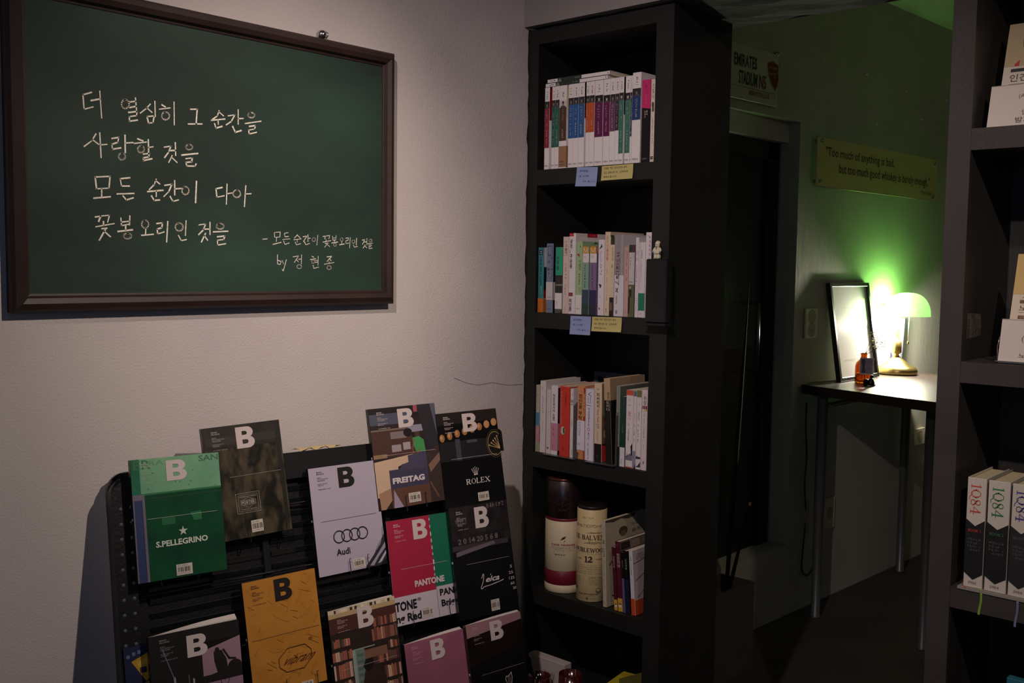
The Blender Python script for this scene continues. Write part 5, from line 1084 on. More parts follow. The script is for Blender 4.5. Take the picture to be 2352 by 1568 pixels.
# ================================================================== contents of the right bookcase
def lean_card(P, W, H, th, label, cat, name, base, ops, back, thick_name='board', extra=None):
    t = thing(name, label, cat, frame((P[0], P[1], P[2] + th * math.sin(back)), (1, 0, 0), (0, math.sin(back), math.cos(back))))
    mb = MB(); mb.box(0, W, 0, H, -th, 0, mat(base, .5, coat=.2)); mb.build(thick_name, t)
    sheet_print('lettering', t, W, H, ops, z=.0004, mx=Matrix.Translation((0, H, 0)))
    return t
CW = '#dcd3cb'
a = hit(2266, 286, 1, 2.150)
lean_card((a.x, 2.150, RZ[0] + .001), .150, .088, .0012, 'white price card leaning on upper right shelf', 'card', 'price_card', CW,
          [L([(0, .01), (1, .0)], .0006, '#8a7a60'), T('앱솔루트', .53, .07, .8, .19, '#6b5d58'), T('(ABSOLUTE)', .36, .24, .80, .36, '#7a6f6b'), T('2017', .62, .44, .78, .53, '#7a6f6b'), T('안 단 테 의', .42, .62, .92, .74, '#6b5d58'), T('밤과 음악', .35, .79, .82, .92, '#6b5d58')], math.radians(14))
a = hit(2305, 203, 1, 2.178)
t = lean_card((a.x - .012, 2.176, RZ[0] + .001), .145, .225, .014, 'book with a white lettered cover leaning behind its card, upper right shelf', 'book', 'book', '#dcd2c4',
          [R(0, 0, 1, .42, '#bfae8a'), Ri(.42, .18, .030, .036, .0010, '#7a5a3a', 30), Pg([(.14, .40), (.2, .36), (.2, .42), (.14, .42)], '#c4452e'), R(.10, .445, .9, .475, '#3a3a44'), T('인간실격', .10, .50, .6, .57, '#4a4448'), R(.10, .595, .9, .63, '#3a3a44'), Sc(.12, .60, .3, .625, '#a39c9a', 5, 3), Sc(.1, .65, .9, .665, '#8a807a', 18, 3)], math.radians(17), 'cover')
mb = MB(); mb.box(.002, .1455, .0015, .2235, -.0125, -.0015, mat(CREAM, .9)); mb.build('pages', t)
a = hit(2291, 830, 1, 2.150)
lean_card((a.x, 2.150, RZ[1] + .001), .150, .090, .0012, 'white price card leaning on middle right shelf', 'card', 'price_card', '#d3c9c2',
          [L([(.0, .01), (1, .03)], .0006, '#7a6a50'), T('Norwegian', .50, .20, .9, .30, '#7a6f6b'), T('(Vogue)', .27, .36, .60, .52, '#5d544f'), T('노르웨이', .25, .76, .70, .86, '#5d544f')], math.radians(12))
t = lean_card((a.x + .004, 2.178, RZ[1] + .001), .150, .225, .014, 'book with cream cover and brown label bars, middle right shelf', 'book', 'book', '#d6c9b4',
          [R(0, 0, 1, .38, '#c9ab66'), T('세계문학전집', .12, .40, .6, .42, '#6b5a44'), R(.10, .435, .9, .465, '#6b4a26'), T('노르웨이의', .10, .485, .75, .535, '#4a4038'), L([(.10, .55), (.8, .55)], .0005, '#8a7a66'), R(.10, .58, .9, .61, '#6b4a26'), Sc(.12, .585, .4, .605, '#b39c78', 7, 3), Sc(.1, .625, .9, .64, '#8a7a66', 18, 3)], math.radians(16), 'cover')
mb = MB(); mb.box(.002, .1505, .0015, .2235, -.0125, -.0015, mat(CREAM, .9)); mb.build('pages', t)
t = thing('display_stand', 'clear acrylic book stand with a bright looped edge, middle right shelf', 'stand', frame((a.x - .006, 2.158, RZ[1] + .001), (1, 0, 0), (0, math.sin(.24), math.cos(.24))))
gl = mat('#c9c4be', .08, metal=.8)
mb = MB(); mb.tube([(.004, .0, .0), (.0, .030, .0), (.002, .052, .0), (.008, .060, -.004)], .0012, gl, n=8); mb.tube([(.010, .0, -.006), (.006, .030, -.006), (.008, .050, -.006), (.008, .060, -.004)], .0016, gl, n=8); mb.build('wire_loop', t)
mb = MB(); mb.box(.002, .12, -.0002, .002, -.012, .012, gl); mb.build('foot', t)
# three thick hardbacks with ribbon markers
for k, (x0, x1, yt, yb, lab, col, cb) in enumerate(((2211.5, 2256, 1092, 1350, 'thick hardback with red number title on the right shelf', '#c4483a', '#1d1c1d'), (2259, 2310, 1102, 1364, 'thick hardback with green number title in the middle', '#3c7a4e', '#1d1c1d'), (2313, 2364, 1113, 1378, 'thick hardback with violet number title, cut by the frame edge', '#4a4488', '#2b2a2c'))):
    p = hit(x0, yb, 1, 2.131); q = hit(x1, yb, 1, 2.131); W = q.x - p.x; H = .2275
    gapz = .006
    t = thing('book', lab, 'book', Matrix.Translation((p.x, 2.131, RZ[2] + gapz)))
    cv = mat('#cfc8bb', .4, coat=.2)
    n = 6
    mb = MB(); mb.box(0, W - .001, 0, .002, 0, H, cv, bev=.0008); mb.box(0, .0025, .002, .150, 0, H, mat('#8f8a80' if k else '#c9c1b2', .4)); mb.box(W - .0035, W - .001, .002, .150, 0, H, cv); mb.build('cover', t)
    mb = MB(); mb.box(.003, W - .004, .003, .146, .003, H - .004, mat('#c4b896', .9, bump=.4, scale=500)); mb.build('pages', t)
    ops = serif('1Q84', .22, .05, .72, .33, col, W, H, rot=-90, heavy=.13) + [Pg([(0, .375), (.5, .435), (1, .375), (1, .865), (.5, .925), (0, .865)], cb), T('BOOK %d' % (k + 1), .15, .465, .80, .49, col if k < 2 else '#5a5660', 0)]
    for r_ in range(4): ops.append(Sc(.12, .545 + r_ * .032, .85, .57 + r_ * .032, '#5d5b5c', 5, 3 + r_))
    if k == 2: ops.insert(5, Pg([(0, .62), (1, .62), (1, .865), (.5, .925), (0, .865)], '#6b676b'))
    ops.append(T('문학동네', .28, .94, .68, .965, INK))
    sheet_print('spine_print', t, W - .001, H, ops, z=.0004, mx=frame((0, 0, H), (1, 0, 0), (0, 0, 1)))
    if k != 0 or True:
        rc_ = ('#b0552c', '#7fa33c', '#77749c')[k]; xr = (.002, -.006, .018)[k]; ln_ = (.004, .052, .060)[k]
        mb = MB(); vs = []; fs = []
        for i in range(7):
            z = .001 - i / 6 * ln_; xo = xr + .002 * math.sin(i * .8); yo = -.0018 - (.005 if i > 0 else 0) - .001 * math.sin(i)
            vs += [(xo, yo, z), (xo + .0045, yo - .0008, z), (xo + .0045, yo, z), (xo, yo + .0008, z)]
        for i in range(6):
            for e in range(4): fs.append((i * 4 + e, i * 4 + (e + 1) % 4, i * 4 + 4 + (e + 1) % 4, i * 4 + 4 + e))
        mb.add(vs, fs, mat(rc_, .6)); mb.build('ribbon', t)
t = thing('shelf_liner', 'pale board lying under the three thick hardbacks', 'board')
mb = MB(); mb.box(-.686, -.46, 2.1235, 2.30, RZ[2] + .0004, RZ[2] + .0056, mat('#8f8a80', .6)); mb.build('board', t)
a = hit(2312, 1556, 1, 2.16)
t = thing('book', 'teal book on the lowest visible right shelf', 'book', Matrix.Translation((a.x, 2.16, RZ[3] + .001)))
Hh = a.z - RZ[3]
mb = MB(); mb.box(0, .13, 0, .02, 0, Hh, mat('#2b6b7d', .5), bev=.001); mb.build('cover', t)
mb = MB(); mb.box(.002, .1302, .002, .018, .002, Hh - .002, mat(CREAM, .9)); mb.build('pages', t)

# ================================================================== the back room
def fw(px, py, off=0):
    r = ray(px, py); t = (-2.135 - 3.96 * .05 + off - EYE.x) / (r.x - .05 * r.y); return EYE + r * t
WU = Vector((.05, 1, 0)).normalized(); WN = Vector((1, -.05, 0)).normalized()
# whiskey quotation panel on stand-offs
P0 = fw(1878.5, 312.5, .03); P1 = fw(2153.5, 367, .03); P3 = fw(1877, 426, .03)
W = (P1 - P0).length; H = .222
SM = frame(P0, P1 - P0, (0, 0, 1))
t = thing('quotation_sign', 'translucent yellowed sign with a serif quotation about whiskey', 'sign', SM)
pm = bpy.data.materials.new('acrylic_panel'); pm.use_nodes = True; b = pm.node_tree.nodes['Principled BSDF']
b.inputs['Base Color'].default_value = hexc('#dccf8a'); b.inputs['Roughness'].default_value = .35; b.inputs['Transmission Weight'].default_value = .15
mb = MB(); mb.box(0, W, -H, 0, -.004, 0, pm); mb.build('panel', t)
mb = MB()
for (a, b_) in (((0, 0), (W, 0)), ((0, -H), (W, -H)), ((0, 0), (0, -H)), ((W, 0), (W, -H))):
    mb.tube([(a[0], a[1], -.002), (b_[0], b_[1], -.002)], .0025, mat('#b8b08a', .3), n=6)
mb.build('panel_edge', t)
for (u, v) in ((.028, .08), (.972, .10), (.022, .90), (.965, .92)):
    mb = MB(); mb.tube([(u * W, -v * H, -.027), (u * W, -v * H, .004)], .008, chrome, n=12); mb.lathe([(0, .009), (.007, .008), (.010, .004)], chrome, n=14, c=(u * W, -v * H, 0)); mb.build('standoff', t)
QK = '#3c4318'
sheet_print('lettering', t, W, H, [T('"Too much of anything is bad,', .06, .17, .60, .42, QK, 0, .006), T('but too much good whiskey is barely enough."', .16, .47, .93, .74, QK, 0, .006), T('- Mark Twain', .84, .79, .955, .88, QK)], z=.0006)
# stadium street plate, partly behind the bookcase
P0 = fw(1789, 127, .02); PB = fw(1789, 247, .02); H = (P0 - PB).length
y0 = fw(1652, 150, .02).y; A0 = Vector((wa(y0) + .02, y0, P0.z)); W = (P0 - A0).length
t = thing('street_plate', 'white street plate with stadium lettering and a red shield', 'sign', frame(A0, P0 - A0, (0, 0, 1)))
mb = MB(); mb.box(0, W, -H, 0, -.004, 0, mat('#c4c2b4', .4, coat=.3), bev=.0012); mb.build('plate', t)
for (u, v) in ((.975, -.02), (.025, -.02)):
    mb = MB(); mb.lathe([(0, .008), (.006, .007), (.009, .003), (.009, -.02)], chrome, n=12, c=(u * W, -v * H, 0)); mb.build('screw', t)
RED = '#7a241c'
xu = lambda px, py: (fw(px, py, .02) - A0).length / W
sheet_print('lettering', t, W, H, [T('EMIRATES', xu(1668, 145), .17, xu(1733, 165), .40, '#22301f', 0, .02), T('STADIUM', xu(1661, 170), .47, xu(1727, 190), .72, '#22301f', 0, .02), T('N5', xu(1733, 190), .47, xu(1749, 200), .72, RED, 0, .02), T('ARSENAL FOOTBALL CLUB', xu(1659, 215), .80, xu(1747, 230), .89, RED, 0, .01), L([(.04, .765), (.96, .765)], .0015, '#22301f'), 
    Pg([(xu(1760, 155), .20), (xu(1773, 158), .14), (xu(1786, 162), .20), (xu(1786, 180), .45), (xu(1781, 190), .60), (xu(1773, 200), .70), (xu(1765, 190), .60), (xu(1760, 180), .45)], '#8f7a3c'), Pg([(xu(1762, 155), .21), (xu(1773, 158), .16), (xu(1784.5, 162), .21), (xu(1784, 180), .45), (xu(1780, 190), .58), (xu(1773, 200), .665), (xu(1766, 190), .58), (xu(1762, 180), .45)], '#7d1f1a'),
    T('Arsenal', xu(1763, 165), .24, xu(1782, 165), .30, '#b5a58c'), L([(xu(1763, 170), .40), (xu(1782, 170), .37)], .005, '#a08a4a'), El(xu(1775, 175), .43, .006, .008, '#a08a4a', 14)], z=.0008)
# wall outlets
def outlet(pa, pb, label, n=2):
    A = fw(*pa, .001); B = fw(*pb, .001); W = math.hypot(B.x - A.x, B.y - A.y); H = abs(A.z - B.z)
    t = thing('wall_outlet', label, 'outlet', frame(A, WU, (0, 0, 1)))
    mb = MB(); mb.box(0, W, -H, 0, 0, .010, mat('#d6cdb4', .35, coat=.3), bev=.003); mb.build('plate', t)
    for k in range(n):
        cy = -H * ((k + .5) / n * .86 + .07)
        mb = MB(); r = W * .30; mb.lathe([(r, .0102), (r * .92, .0115), (r * .85, .0102), (r * .8, .0103), (0, .0103)], mat('#a89d84', .5), n=24, c=(W / 2, cy, 0))
        mb.build('socket', t)
        mb = MB()
        for s in (-1, 1): mb.lathe([(0, .0108), (.0025, .0108)], mat('#1d1a16', .6), n=10, c=(W / 2 + s * .009, cy, 0))
        mb.build('pin_holes', t)
outlet((1847, 708), (1873, 775), 'cream double wall outlet beside the leaning framed print')
outlet((1890, 1145), (1912, 1209), 'small grey wall outlet under the table', 1)
outlet((2100, 985), (2119, 1018), 'wall outlet low behind the rear of the table', 1)
# table
TZ = 1.075
tt = thing('bar_table', 'tall table with black top and grey metal tube legs', 'table')
TA = Vector((-2.106, 4.275)); TB = Vector((-1.05, 4.02)); ud = (TB - TA).normalized(); nd = Vector((-ud.y, ud.x))
tn = (WU.x, WU.y); dep = 1.04
def tp(s, d): p = TA + Vector(((TB - TA).normalized() * s)) + Vector((WU.x, WU.y)) * d; return p
tmx = Matrix(((ud.x, WU.x, 0, TA.x), (ud.y, WU.y, 0, TA.y), (0, 0, 1, 0), (0, 0, 0, 1)))
mb = MB(); mb.box(0, 1.0, 0, dep, TZ - .042, TZ, mat('#2a211e', .32, bump=.05, scale=60, col2='#241c1a', cscale=5, stretch=(1, 6, 1)), mx=tmx, bev=.002); mb.build('table_top', tt)
lm = mat('#7d8080', .35, metal=.7)
legs = [tp(.085, .06), tp(.60, .06), tp(.085, dep - .06), tp(.60, dep - .06)]
g1 = hit(1872, 1416, 2, .0); g2 = hit(2117, 1490, 2, 0)
legs[0] = Vector((g1.x, g1.y)); legs[1] = Vector((g2.x, g2.y)); g3 = hit(2066, 1312, 2, 0); legs[2] = Vector((g3.x, g3.y)); legs[3] = legs[1] + (legs[2] - legs[0])
for k, p in enumerate(legs):
    mb = MB(); mb.lathe([(0, 0), (.024, 0), (.025, .006), (.021, .012), (.021, .50), (.0235, .505), (.0235, TZ - .05), (.045, TZ - .048), (.045, TZ - .0425)], lm, n=20, c=(p.x, p.y, 0)); mb.build('leg', tt)
mb = MB(); mb.tube([(legs[2].x, legs[2].y, .95), (legs[3].x, legs[3].y, .95)], .012, lm); mb.build('stretcher', tt)
mb = MB(); mb.tube([(legs[0].x, legs[0].y, .98), (legs[2].x, legs[2].y, .98)], .012, lm); mb.build('stretcher', tt)
# folding tripod foot behind the table
g = hit(2103, 1290, 2, .0); t = thing('folding_stand', 'dark folded tripod stand behind the table legs', 'stand', Matrix.Translation((g.x + .16, g.y + .1, 0)))
dmt = mat('#26231f', .4, metal=.5)
for k, (dx, dy) in enumerate(((-.12, -.05), (.10, .12), (.05, -.18))):
    mb = MB(); mb.tube([(0, 0, .42), (dx, dy, .01)], .008, dmt); mb.tube([(dx, dy, .0), (dx, dy, .02)], .014, dmt); mb.build('leg', t)
mb = MB(); mb.tube([(0, 0, .30), (0, 0, .92)], .009, dmt); mb.build('pole', t)
mb = MB(); mb.tube([(0, 0, .40), (0, 0, .45)], .018, dmt); mb.build('collar', t)
# banker's lamp
LX, LY = -1.990, 5.085
lamp = thing('desk_lamp', "lit banker's lamp with green glass shade and brass base", 'lamp', Matrix.Translation((LX, LY, TZ + .0008)))
brass = mat('#a3925c', .28, metal=.95)
mb = MB(); mb.lathe([(0, 0), (.098, 0), (.104, .006), (.104, .022), (.096, .038), (.070, .046), (.066, .052), (.045, .066), (.026, .082), (.016, .090), (0, .09)], brass, n=40, sy=.85); mb.build('base', lamp)
mb = MB(); mb.lathe([(0, .0901), (.014, .0901), (.010, .10), (.018, .108), (.022, .112), (.022, .160), (.018, .168), (.012, .175), (.010, .19), (.008, .20), (.008, .335), (.012, .345), (.006, .36), (0, .362)], brass, n=24); mb.build('stem', lamp)
# shade: elongated half dome, long axis along x, open underneath
SHX, SHZ = .045, .298   # centre x offset and rim height
gm = bpy.data.materials.new('green_glass_shade'); gm.use_nodes = True; nt = gm.node_tree; b = nt.nodes['Principled BSDF']
b.inputs['Base Color'].default_value = hexc('#1fb257'); b.inputs['Roughness'].default_value = .12; b.inputs['Coat Weight'].default_value = .5
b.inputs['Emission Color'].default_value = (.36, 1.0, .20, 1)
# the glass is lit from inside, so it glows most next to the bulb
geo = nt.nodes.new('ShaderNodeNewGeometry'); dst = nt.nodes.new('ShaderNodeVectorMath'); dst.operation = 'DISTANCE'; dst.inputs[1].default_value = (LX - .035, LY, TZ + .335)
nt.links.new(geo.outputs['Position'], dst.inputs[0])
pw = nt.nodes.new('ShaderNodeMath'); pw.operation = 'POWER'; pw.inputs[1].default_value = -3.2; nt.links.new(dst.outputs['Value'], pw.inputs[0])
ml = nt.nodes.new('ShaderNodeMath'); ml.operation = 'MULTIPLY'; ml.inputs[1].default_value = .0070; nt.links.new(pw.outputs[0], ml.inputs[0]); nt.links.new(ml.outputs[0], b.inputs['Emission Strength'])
def dome(mb, ax, ay, h, m, inn=False, z0=0):
    nu, nv = 40, 12; vs = []; fs = []
    for j in range(nv + 1):
        ph = math.pi / 2 * j / nv
        for i in range(nu):
            th = 2 * math.pi * i / nu; ct, st_ = math.cos(th), math.sin(th)
            r = math.cos(ph) ** .75 if j < nv else 0
            # super-ellipse footprint for the long half-cylinder look
            q = (abs(ct) ** 2.6 + abs(st_) ** 2.6) ** (-1 / 2.6)
            vs.append((SHX + ax * r * ct * q, ay * r * st_ * q, z0 + h * math.sin(ph) ** .95))
    for j in range(nv):
        for i in range(nu):
            a, b2 = j * nu + i, j * nu + (i + 1) % nu; f = (a, b2, b2 + nu, a + nu); fs.append(f[::-1] if inn else f)
    mb.add(vs, fs, m, smooth=True)
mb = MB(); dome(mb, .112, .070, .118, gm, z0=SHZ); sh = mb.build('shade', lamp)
lin = mat('#e9efe4', .5)
mb = MB(); dome(mb, .1085, .0665, .1145, lin, True, z0=SHZ); mb.build('shade_liner', lamp)
mb = MB(); mb.tube([(SHX - .155, 0, SHZ + .055), (SHX - .100, 0, SHZ + .050)], .0030, brass); mb.lathe([(0, .0), (.006, .002), (.008, .007), (.006, .012), (0, .014)], brass, n=14, c=(SHX - .118, -.012, SHZ + .044)); mb.build('pivot_knob', lamp)
mb = MB(); mb.tube([(0, 0, .34), (-.045, 0, .352), (-.085, 0, .352), (-.108, 0, SHZ + .052)], .0040, brass); mb.build('yoke', lamp)
mb = MB(); mb.tube([(.072, -.045, SHZ + .01), (.072, -.045, SHZ - .125)], .0022, mat('#e5e0d0', .4)); mb.lathe([(0, 0), (.005, .002), (.005, .014), (0, .017)], brass, n=12, c=(.072, -.045, SHZ - .140)); mb.build('pull_chain', lamp)
bulbm = mat('#fff3dc', .4, emis=90, ecol='#ffe6bf')
mb = MB(); mb.lathe([(0, -.030), (.014, -.027), (.024, -.012), (.026, 0), (.022, .014), (.013, .028), (.012, .04), (0, .04)], bulbm, n=20, c=(SHX - .02, 0, SHZ + .030)); mb.build('bulb', lamp)
# leaning mirror, the bright lamp reflection painted as a white glossy face
B0 = hit(1926, 878, 2, TZ); B1 = Vector((B0.x + .035, B0.y + .36, TZ))
T0 = fw(1886, 650, .012)
B0 = Vector((B0.x, B0.y, TZ + .001)); upv = Vector((T0.x - B0.x, (T0.y - B0.y) * .0, T0.z - B0.z)); Hf = upv.length
B1 = hit(2006, 861, 2, TZ + .02); Wd = .40
fr = thing('leaning_mirror', 'black framed white print leaning on the green wall beside the lamp', 'picture frame', frame(B0, (WU.x, WU.y, 0), upv))
fb = mat('#141412', .35, coat=.3); fwid = .019
for (nm, x0, x1, y0, y1) in (('frame_rail', 0, fwid, 0, Hf), ('frame_rail', Wd - fwid, Wd, 0, Hf), ('frame_rail', fwid, Wd - fwid, Hf - fwid, Hf), ('frame_rail', fwid, Wd - fwid, 0, fwid)):
    mb = MB(); mb.box(x0, x1, y0, y1, -.012, .012, fb, bev=.002); mb.build(nm, fr)
mb = MB(); mb.box(fwid, Wd - fwid, fwid, Hf - fwid, -.006, -.001, mat('#e9e9e4', .12, coat=1.0, spec=1.0)); mb.build('print', fr)  # mirror face, its white standing in for reflected lamp light
sheet_print('lettering', fr, Wd - 2 * fwid, Hf - 2 * fwid, [Sc(.18, .225, .48, .245, '#8a9488', 8, 3), Sc(.5, .225, .82, .245, '#8a9488', 8, 4), Sc(.18, .26, .5, .275, '#8a9488', 8, 5), Sc(.2, .8, .8, .83, '#b5b5ae', 12, 6)], z=.0006, mx=Matrix.Translation((fwid, Hf - fwid, -.001)))
# small portrait frame behind the lamp
a = hit(2023, 728, 1, 5.23); b1 = hit(2081, 728, 1, 5.23)
Wp = b1.x - a.x; Hp = a.z - TZ
pf = thing('portrait_frame', 'dark framed picture of a black dog standing behind the lamp', 'picture frame', frame((a.x, 5.20, TZ + .001), (1, 0, 0), (0, .10, 1)))
for (x0, x1, y0, y1) in ((0, .012, 0, Hp), (Wp - .012, Wp, 0, Hp), (.012, Wp - .012, Hp - .016, Hp), (.012, Wp - .012, 0, .012)):
    mb = MB(); mb.box(x0, x1, y0, y1, -.010, .008, mat('#23232b', .4), bev=.0015); mb.build('frame_rail', pf)
mb = MB(); mb.box(.012, Wp - .012, .012, Hp - .016, -.006, 0, mat('#c9b79a', .4, coat=.6)); mb.build('picture', pf)
sheet_print('picture_print', pf, Wp - .024, Hp - .028, [R(.68, 0, 1, 1, '#4d5c7a'), Pg([(.05, .36), (.25, .30), (.42, .42), (.45, .6), (.62, .7), (.65, 1), (.02, 1), (.02, .5)], '#1f1c30'), Pg([(.25, .60), (.36, .60), (.32, .68)], '#a04a5a'), El(.2, .46, .003, .003, '#8a7a8a'), El(.32, .45, .003, .003, '#8a7a8a')], z=.0006, mx=Matrix.Translation((.012, Hp - .016, 0)))
a = hit(1999, 733, 1, 5.20); b1 = hit(2022, 733, 1, 5.20)
t = thing('notebook', 'taupe upright notebook between the lamp and the leaning print', 'notebook', Matrix.Translation((a.x + .004, 5.205, TZ + .001)))
mb = MB(); mb.box(0, b1.x - a.x - .004, 0, .018, 0, a.z - TZ - .01, mat('#8d8576', .6), bev=.001); mb.build('cover', t)
mb = MB(); mb.box(.002, b1.x - a.x - .0035, .002, .016, .002, a.z - TZ - .012, mat('#c9c2ae', .7)); mb.build('pages', t)
# amber bottle with dried flowers
g = hit(1978, 880, 2, TZ)
bt = thing('amber_bottle', 'amber glass bottle holding thin stems of white flowers', 'bottle', Matrix.Translation((g.x, g.y + .02, TZ + .001)))
am = bpy.data.materials.new('amber_glass'); am.use_nodes = True; b = am.node_tree.nodes['Principled BSDF']
b.inputs['Base Color'].default_value = hexc('#d9801a'); b.inputs['Roughness'].default_value = .05; b.inputs['Transmission Weight'].default_value = .85; b.inputs['IOR'].default_value = 1.3
mb = MB(); mb.lathe([(0, 0), (.034, 0), (.038, .004), (.038, .078), (.034, .094), (.020, .108), (.014, .114), (.014, .132), (.016, .134), (.016, .140), (.012, .140), (.0115, .114), (.018, .104), (.031, .090), (.0345, .078), (.0345, .008), (0, .006)], am, n=36); mb.build('bottle_glass', bt)
rg = random.Random(3)
stm = mat('#4a4a22', .7); flw = mat('#d9d6b8', .7)
ends = [(.055, -.005, .205), (.075, .01, .185), (.035, .01, .225), (.065, -.015, .17), (.045, .012, .19)]
for k, e in enumerate(ends):
    mb = MB(); mb.tube([(rg.uniform(-.02, .02), rg.uniform(-.015, .015), .012), (rg.uniform(-.006, .006), 0, .10), (.004, 0, .135), (e[0] * .6, e[1], e[2] * .85), e], .0011, stm, n=5); mb.build('stem', bt)
    mb = MB()
    for q in range(12):
        c = (e[0] + rg.uniform(-.014, .014), e[1] + rg.uniform(-.012, .012), e[2] + rg.uniform(-.014, .014))
        mb.lathe([(0, -.003), (.0032, -.001), (.0035, .001), (0, .003)], flw, n=6, c=c)
    mb.build('blossom', bt)
# clip figure with a small portrait card
g = hit(1997, 886, 2, TZ)
cf = thing('card_holder', 'small dark figurine clip holding a grey portrait card', 'card holder', Matrix.Translation((g.x, g.y, TZ + .001)))
dkm = mat('#1c1a16', .35, metal=.4)
mb = MB(); mb.box(-.026, -.004, -.014, .014, 0, .030, dkm, bev=.004); mb.lathe([(0, 0), (.016, .002), (.017, .014), (.012, .026), (.008, .034), (0, .036)], dkm, n=14, c=(.006, 0, 0)); mb.box(.010, .026, -.008, .008, 0, .008, dkm, bev=.002); mb.build('figurine', cf)
mb = MB(); mb.lathe([(0, 0), (.007, .003), (.009, .009), (.006, .015), (0, .017)], dkm, n=14, c=(.010, -.002, .034)); mb.build('head', cf)
mb = MB(); mb.tube([(-.010, .0, .028), (-.012, -.003, .052), (-.014, -.004, .062)], .0012, dkm, n=6); mb.build('wire_clip', cf)
cm4 = frame((-.050, -.0055, .046), (1, 0, -.03), (.10, 0, 1)) if False else frame((-.048, -.0055, .050), (1, .0, .02), (-.16, .10, 1))
mb = MB(); mb.box(0, .066, 0, .076, -.0008, .0, mat('#d3cfd0', .5)); mb.build('card', cf, cm4)
sheet_print('card_print', cf, .066, .076, [R(.04, .03, .92, .95, '#8f8a8c'), Pg([(.14, .10), (.34, .06), (.42, .25), (.36, .5), (.45, .9), (.15, .92), (.2, .5), (.1, .3)], '#4d494c'), Sc(.5, .15, .85, .4, '#6b6669', 5, 4), Sc(.5, .5, .85, .8, '#6b6669', 5, 5)], z=.0005, mx=cm4 @ Matrix.Translation((0, .076, 0)))
# cords
cbk = mat('#17150f', .5)
def cord(name, pts, r, m, label):
    mb = MB(); P2 = [Vector(p) for p in pts]; out = []
    for i in range(len(P2) - 1):
        p0 = P2[max(0, i - 1)]; p1 = P2[i]; p2 = P2[i + 1]; p3 = P2[min(len(P2) - 1, i + 2)]
        for k in range(5):
            t_ = k / 5; out.append(.5 * ((2 * p1) + (p2 - p0) * t_ + (2 * p0 - 5 * p1 + 4 * p2 - p3) * t_ ** 2 + (3 * p1 - p0 - 3 * p2 + p3) * t_ ** 3))
    out.append(P2[-1]); mb.tube(out, r, m, n=7); o = mb.build(name); tag(o, label, 'cord'); return o
cord('power_cord', [tuple(fw(x, y, .012)) for x, y in ((1853, 925), (1851, 980), (1853, 1050), (1848, 1110), (1851, 1180), (1846, 1240), (1841, 1300), (1847, 1318), (1856, 1320), (1864, 1308))], .004, cbk, 'black power cord hanging down the wall by the table')
wl = hit(1862, 876, 2, TZ + .004)
cord('lamp_cord', [(x, y, TZ + .0045) for x, y in ((wl.x, wl.y - .015), (wl.x + .03, wl.y + .10), (wl.x + .055, wl.y + .22), (wl.x + .06, wl.y + .34))], .0028, mat('#b8b0a0', .5), 'pale cord lying on the table behind the leaning print')
A = fw(1852, 1150, .008); Bq = fw(1853, 1222, .008)
t = tag(MB().box(-.009, .009, -.012, .012, Bq.z, A.z, mat('#a39a86', .6), mx=Matrix.Translation((A.x, A.y, 0))).build('cable_cover'), 'short beige cable cover on wall beside the cord', 'cable cover')
# planter with pebbles and upright leaves
pl = thing('planter', 'long grey planter box with white pebbles below the black door', 'planter')
px1, py1, py0, pz = -1.934, 3.577, 2.72, .35
pc = mat('#4b4a48', .7, bump=.3, scale=30)
mb = MB()
mb.box(px1 - .02, px1, py0, py1, 0, pz, pc); mb.box(-2.150, -2.130, py0, py1, 0, pz, pc) if False else None
xb = px1 - .15
mb.box(xb, xb + .015, py0, py1, 0, pz, pc); mb.box(xb + .015, px1 - .02, py1 - .02, py1, 0, pz, pc); mb.box(xb + .015, px1 - .02, py0, py0 + .02, 0, pz, pc); mb.box(xb + .015, px1 - .02, py0 + .02, py1 - .02, 0, pz - .05, pc); mb.build('box', pl)
mb = MB(); rg = random.Random(8); pb = mat('#a39e92', .8)
for k in range(150):
    c = (rg.uniform(xb + .02, px1 - .025), rg.uniform(3.0, py1 - .17), pz - .046 + rg.uniform(0, .012)); r = rg.uniform(.005, .009)
    mb.lathe([(0, -r * .6), (r, 0), (0, r * .6)], pb, n=6, c=c)
o = mb.build('pebbles', pl); o['kind'] = 'stuff'
lf = mat('#0d1209', .9, spec=.05, col2='#161b0d', cscale=14, stretch=(1, 1, 3)); ltip = mat('#8f7a4a', .6)
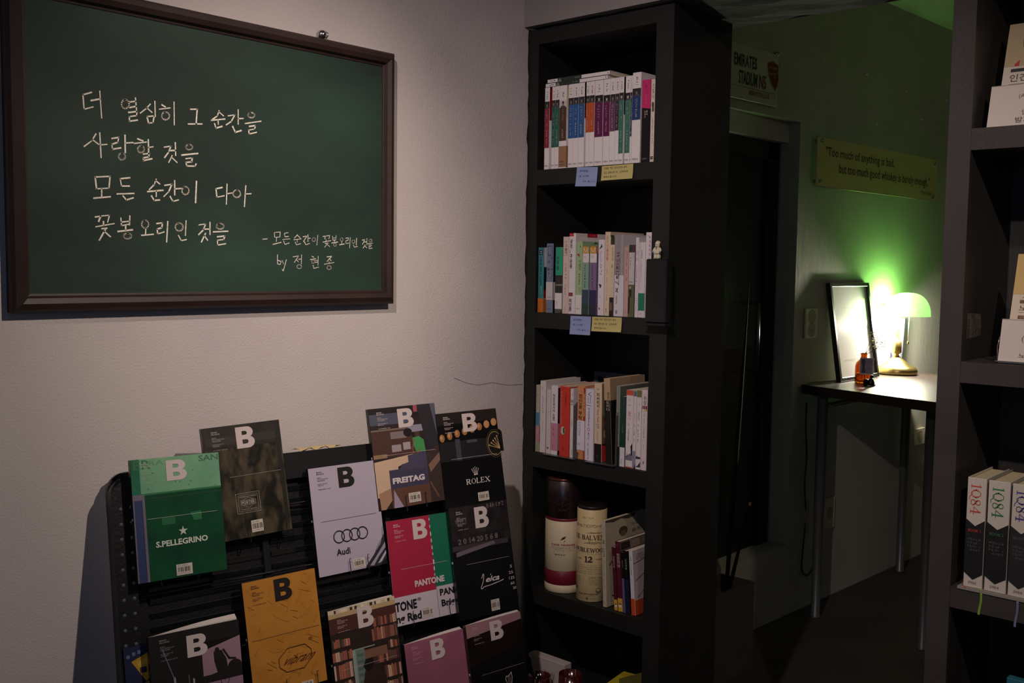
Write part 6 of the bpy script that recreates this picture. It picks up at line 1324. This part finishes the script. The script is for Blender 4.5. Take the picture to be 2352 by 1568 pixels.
def leaf(name, base, tip, wd, label, blunt=False, bend=(0, 0, 0)):
    b0 = Vector(base); t0 = Vector(tip); d = t0 - b0; side = Vector((WU.x, WU.y, 0)); side = (side - d.normalized() * side.dot(d.normalized())).normalized(); nn = side.cross(d.normalized())
    vs = []; fs = []; n = 12
    for i in range(n + 1):
        s = i / n; p = b0 + d * s + Vector(bend) * math.sin(math.pi * s); w_ = wd * (1 - s ** 3 if not blunt else 1 - .72 * s) * (.7 + .3 * min(1, s * 4)) + .001
        vs += [p - side * w_, p + nn * w_ * .35, p + side * w_, p - nn * .002]
    for i in range(n):
        k = i * 4
        for e in range(4): fs.append((k + e, k + (e + 1) % 4, k + 4 + (e + 1) % 4, k + 4 + e))
    fs += [(3, 2, 1, 0), (n * 4, n * 4 + 1, n * 4 + 2, n * 4 + 3)]
    mb = MB(); mb.add([tuple(v) for v in vs], fs, lf, smooth=True)
    if blunt:
        mb.tube([tuple(t0 - d.normalized() * .006), tuple(t0 + d.normalized() * .010)], wd * .35, ltip, n=8)
    return mb
plant = thing('snake_plant', 'tall dark snake plant leaves rising from the planter', 'plant', Matrix.Identity(4))
def lp(px, py, x): return tuple(hit(px, py, 0, x))
zb = pz - .045
def gb(px, x): p = hit(px, 1340, 0, x); return (x, min(py1 - .03, max(py0 + .03, p.y)), zb)
tips = [((1722, 645), 1668, -2.00, .018, False), ((1722, 1158), 1672, -1.985, .016, True)]
for (tpx, bpx, x, wd, bl_) in tips:
    m_ = leaf('leaf', gb(bpx, x), lp(*tpx, x - .02), wd, '', bl_); m_.build('leaf', plant)

flush_prints()

# members of one set share a group phrase
bpy.context.view_layer.update()
GROUPS = {'magazine': 'magazines on the black stand', 'sticky_note': 'handwritten notes under the shelf edges', 'gift_tube': 'whisky tubes on the fourth shelf', 'candle_glass': 'red tea light glasses',
          'price_card': 'price cards on the right bookcase', 'book_end': 'metal book ends on the third shelf', 'wall_outlet': 'wall outlets by the tall table'}
for o in list(COL.objects):
    if o.parent or not o.get('category'): continue
    nm = o.name.split('.')[0]
    if nm in GROUPS: o['group'] = GROUPS[nm]
    elif nm == 'book':
        x, y, z = o.matrix_world.translation
        if x > -1: o['group'] = 'thick hardbacks on the right bookcase' if .9 < z < 1.1 else 'books shown on the right bookcase'
        else: o['group'] = ('books in the bottom compartment' if z < .6 else 'leaning books on the fourth shelf' if z < 1 else 'books on the third shelf' if z < 1.4 else 'books on the second shelf' if z < 1.8 else 'paperbacks on the top shelf')
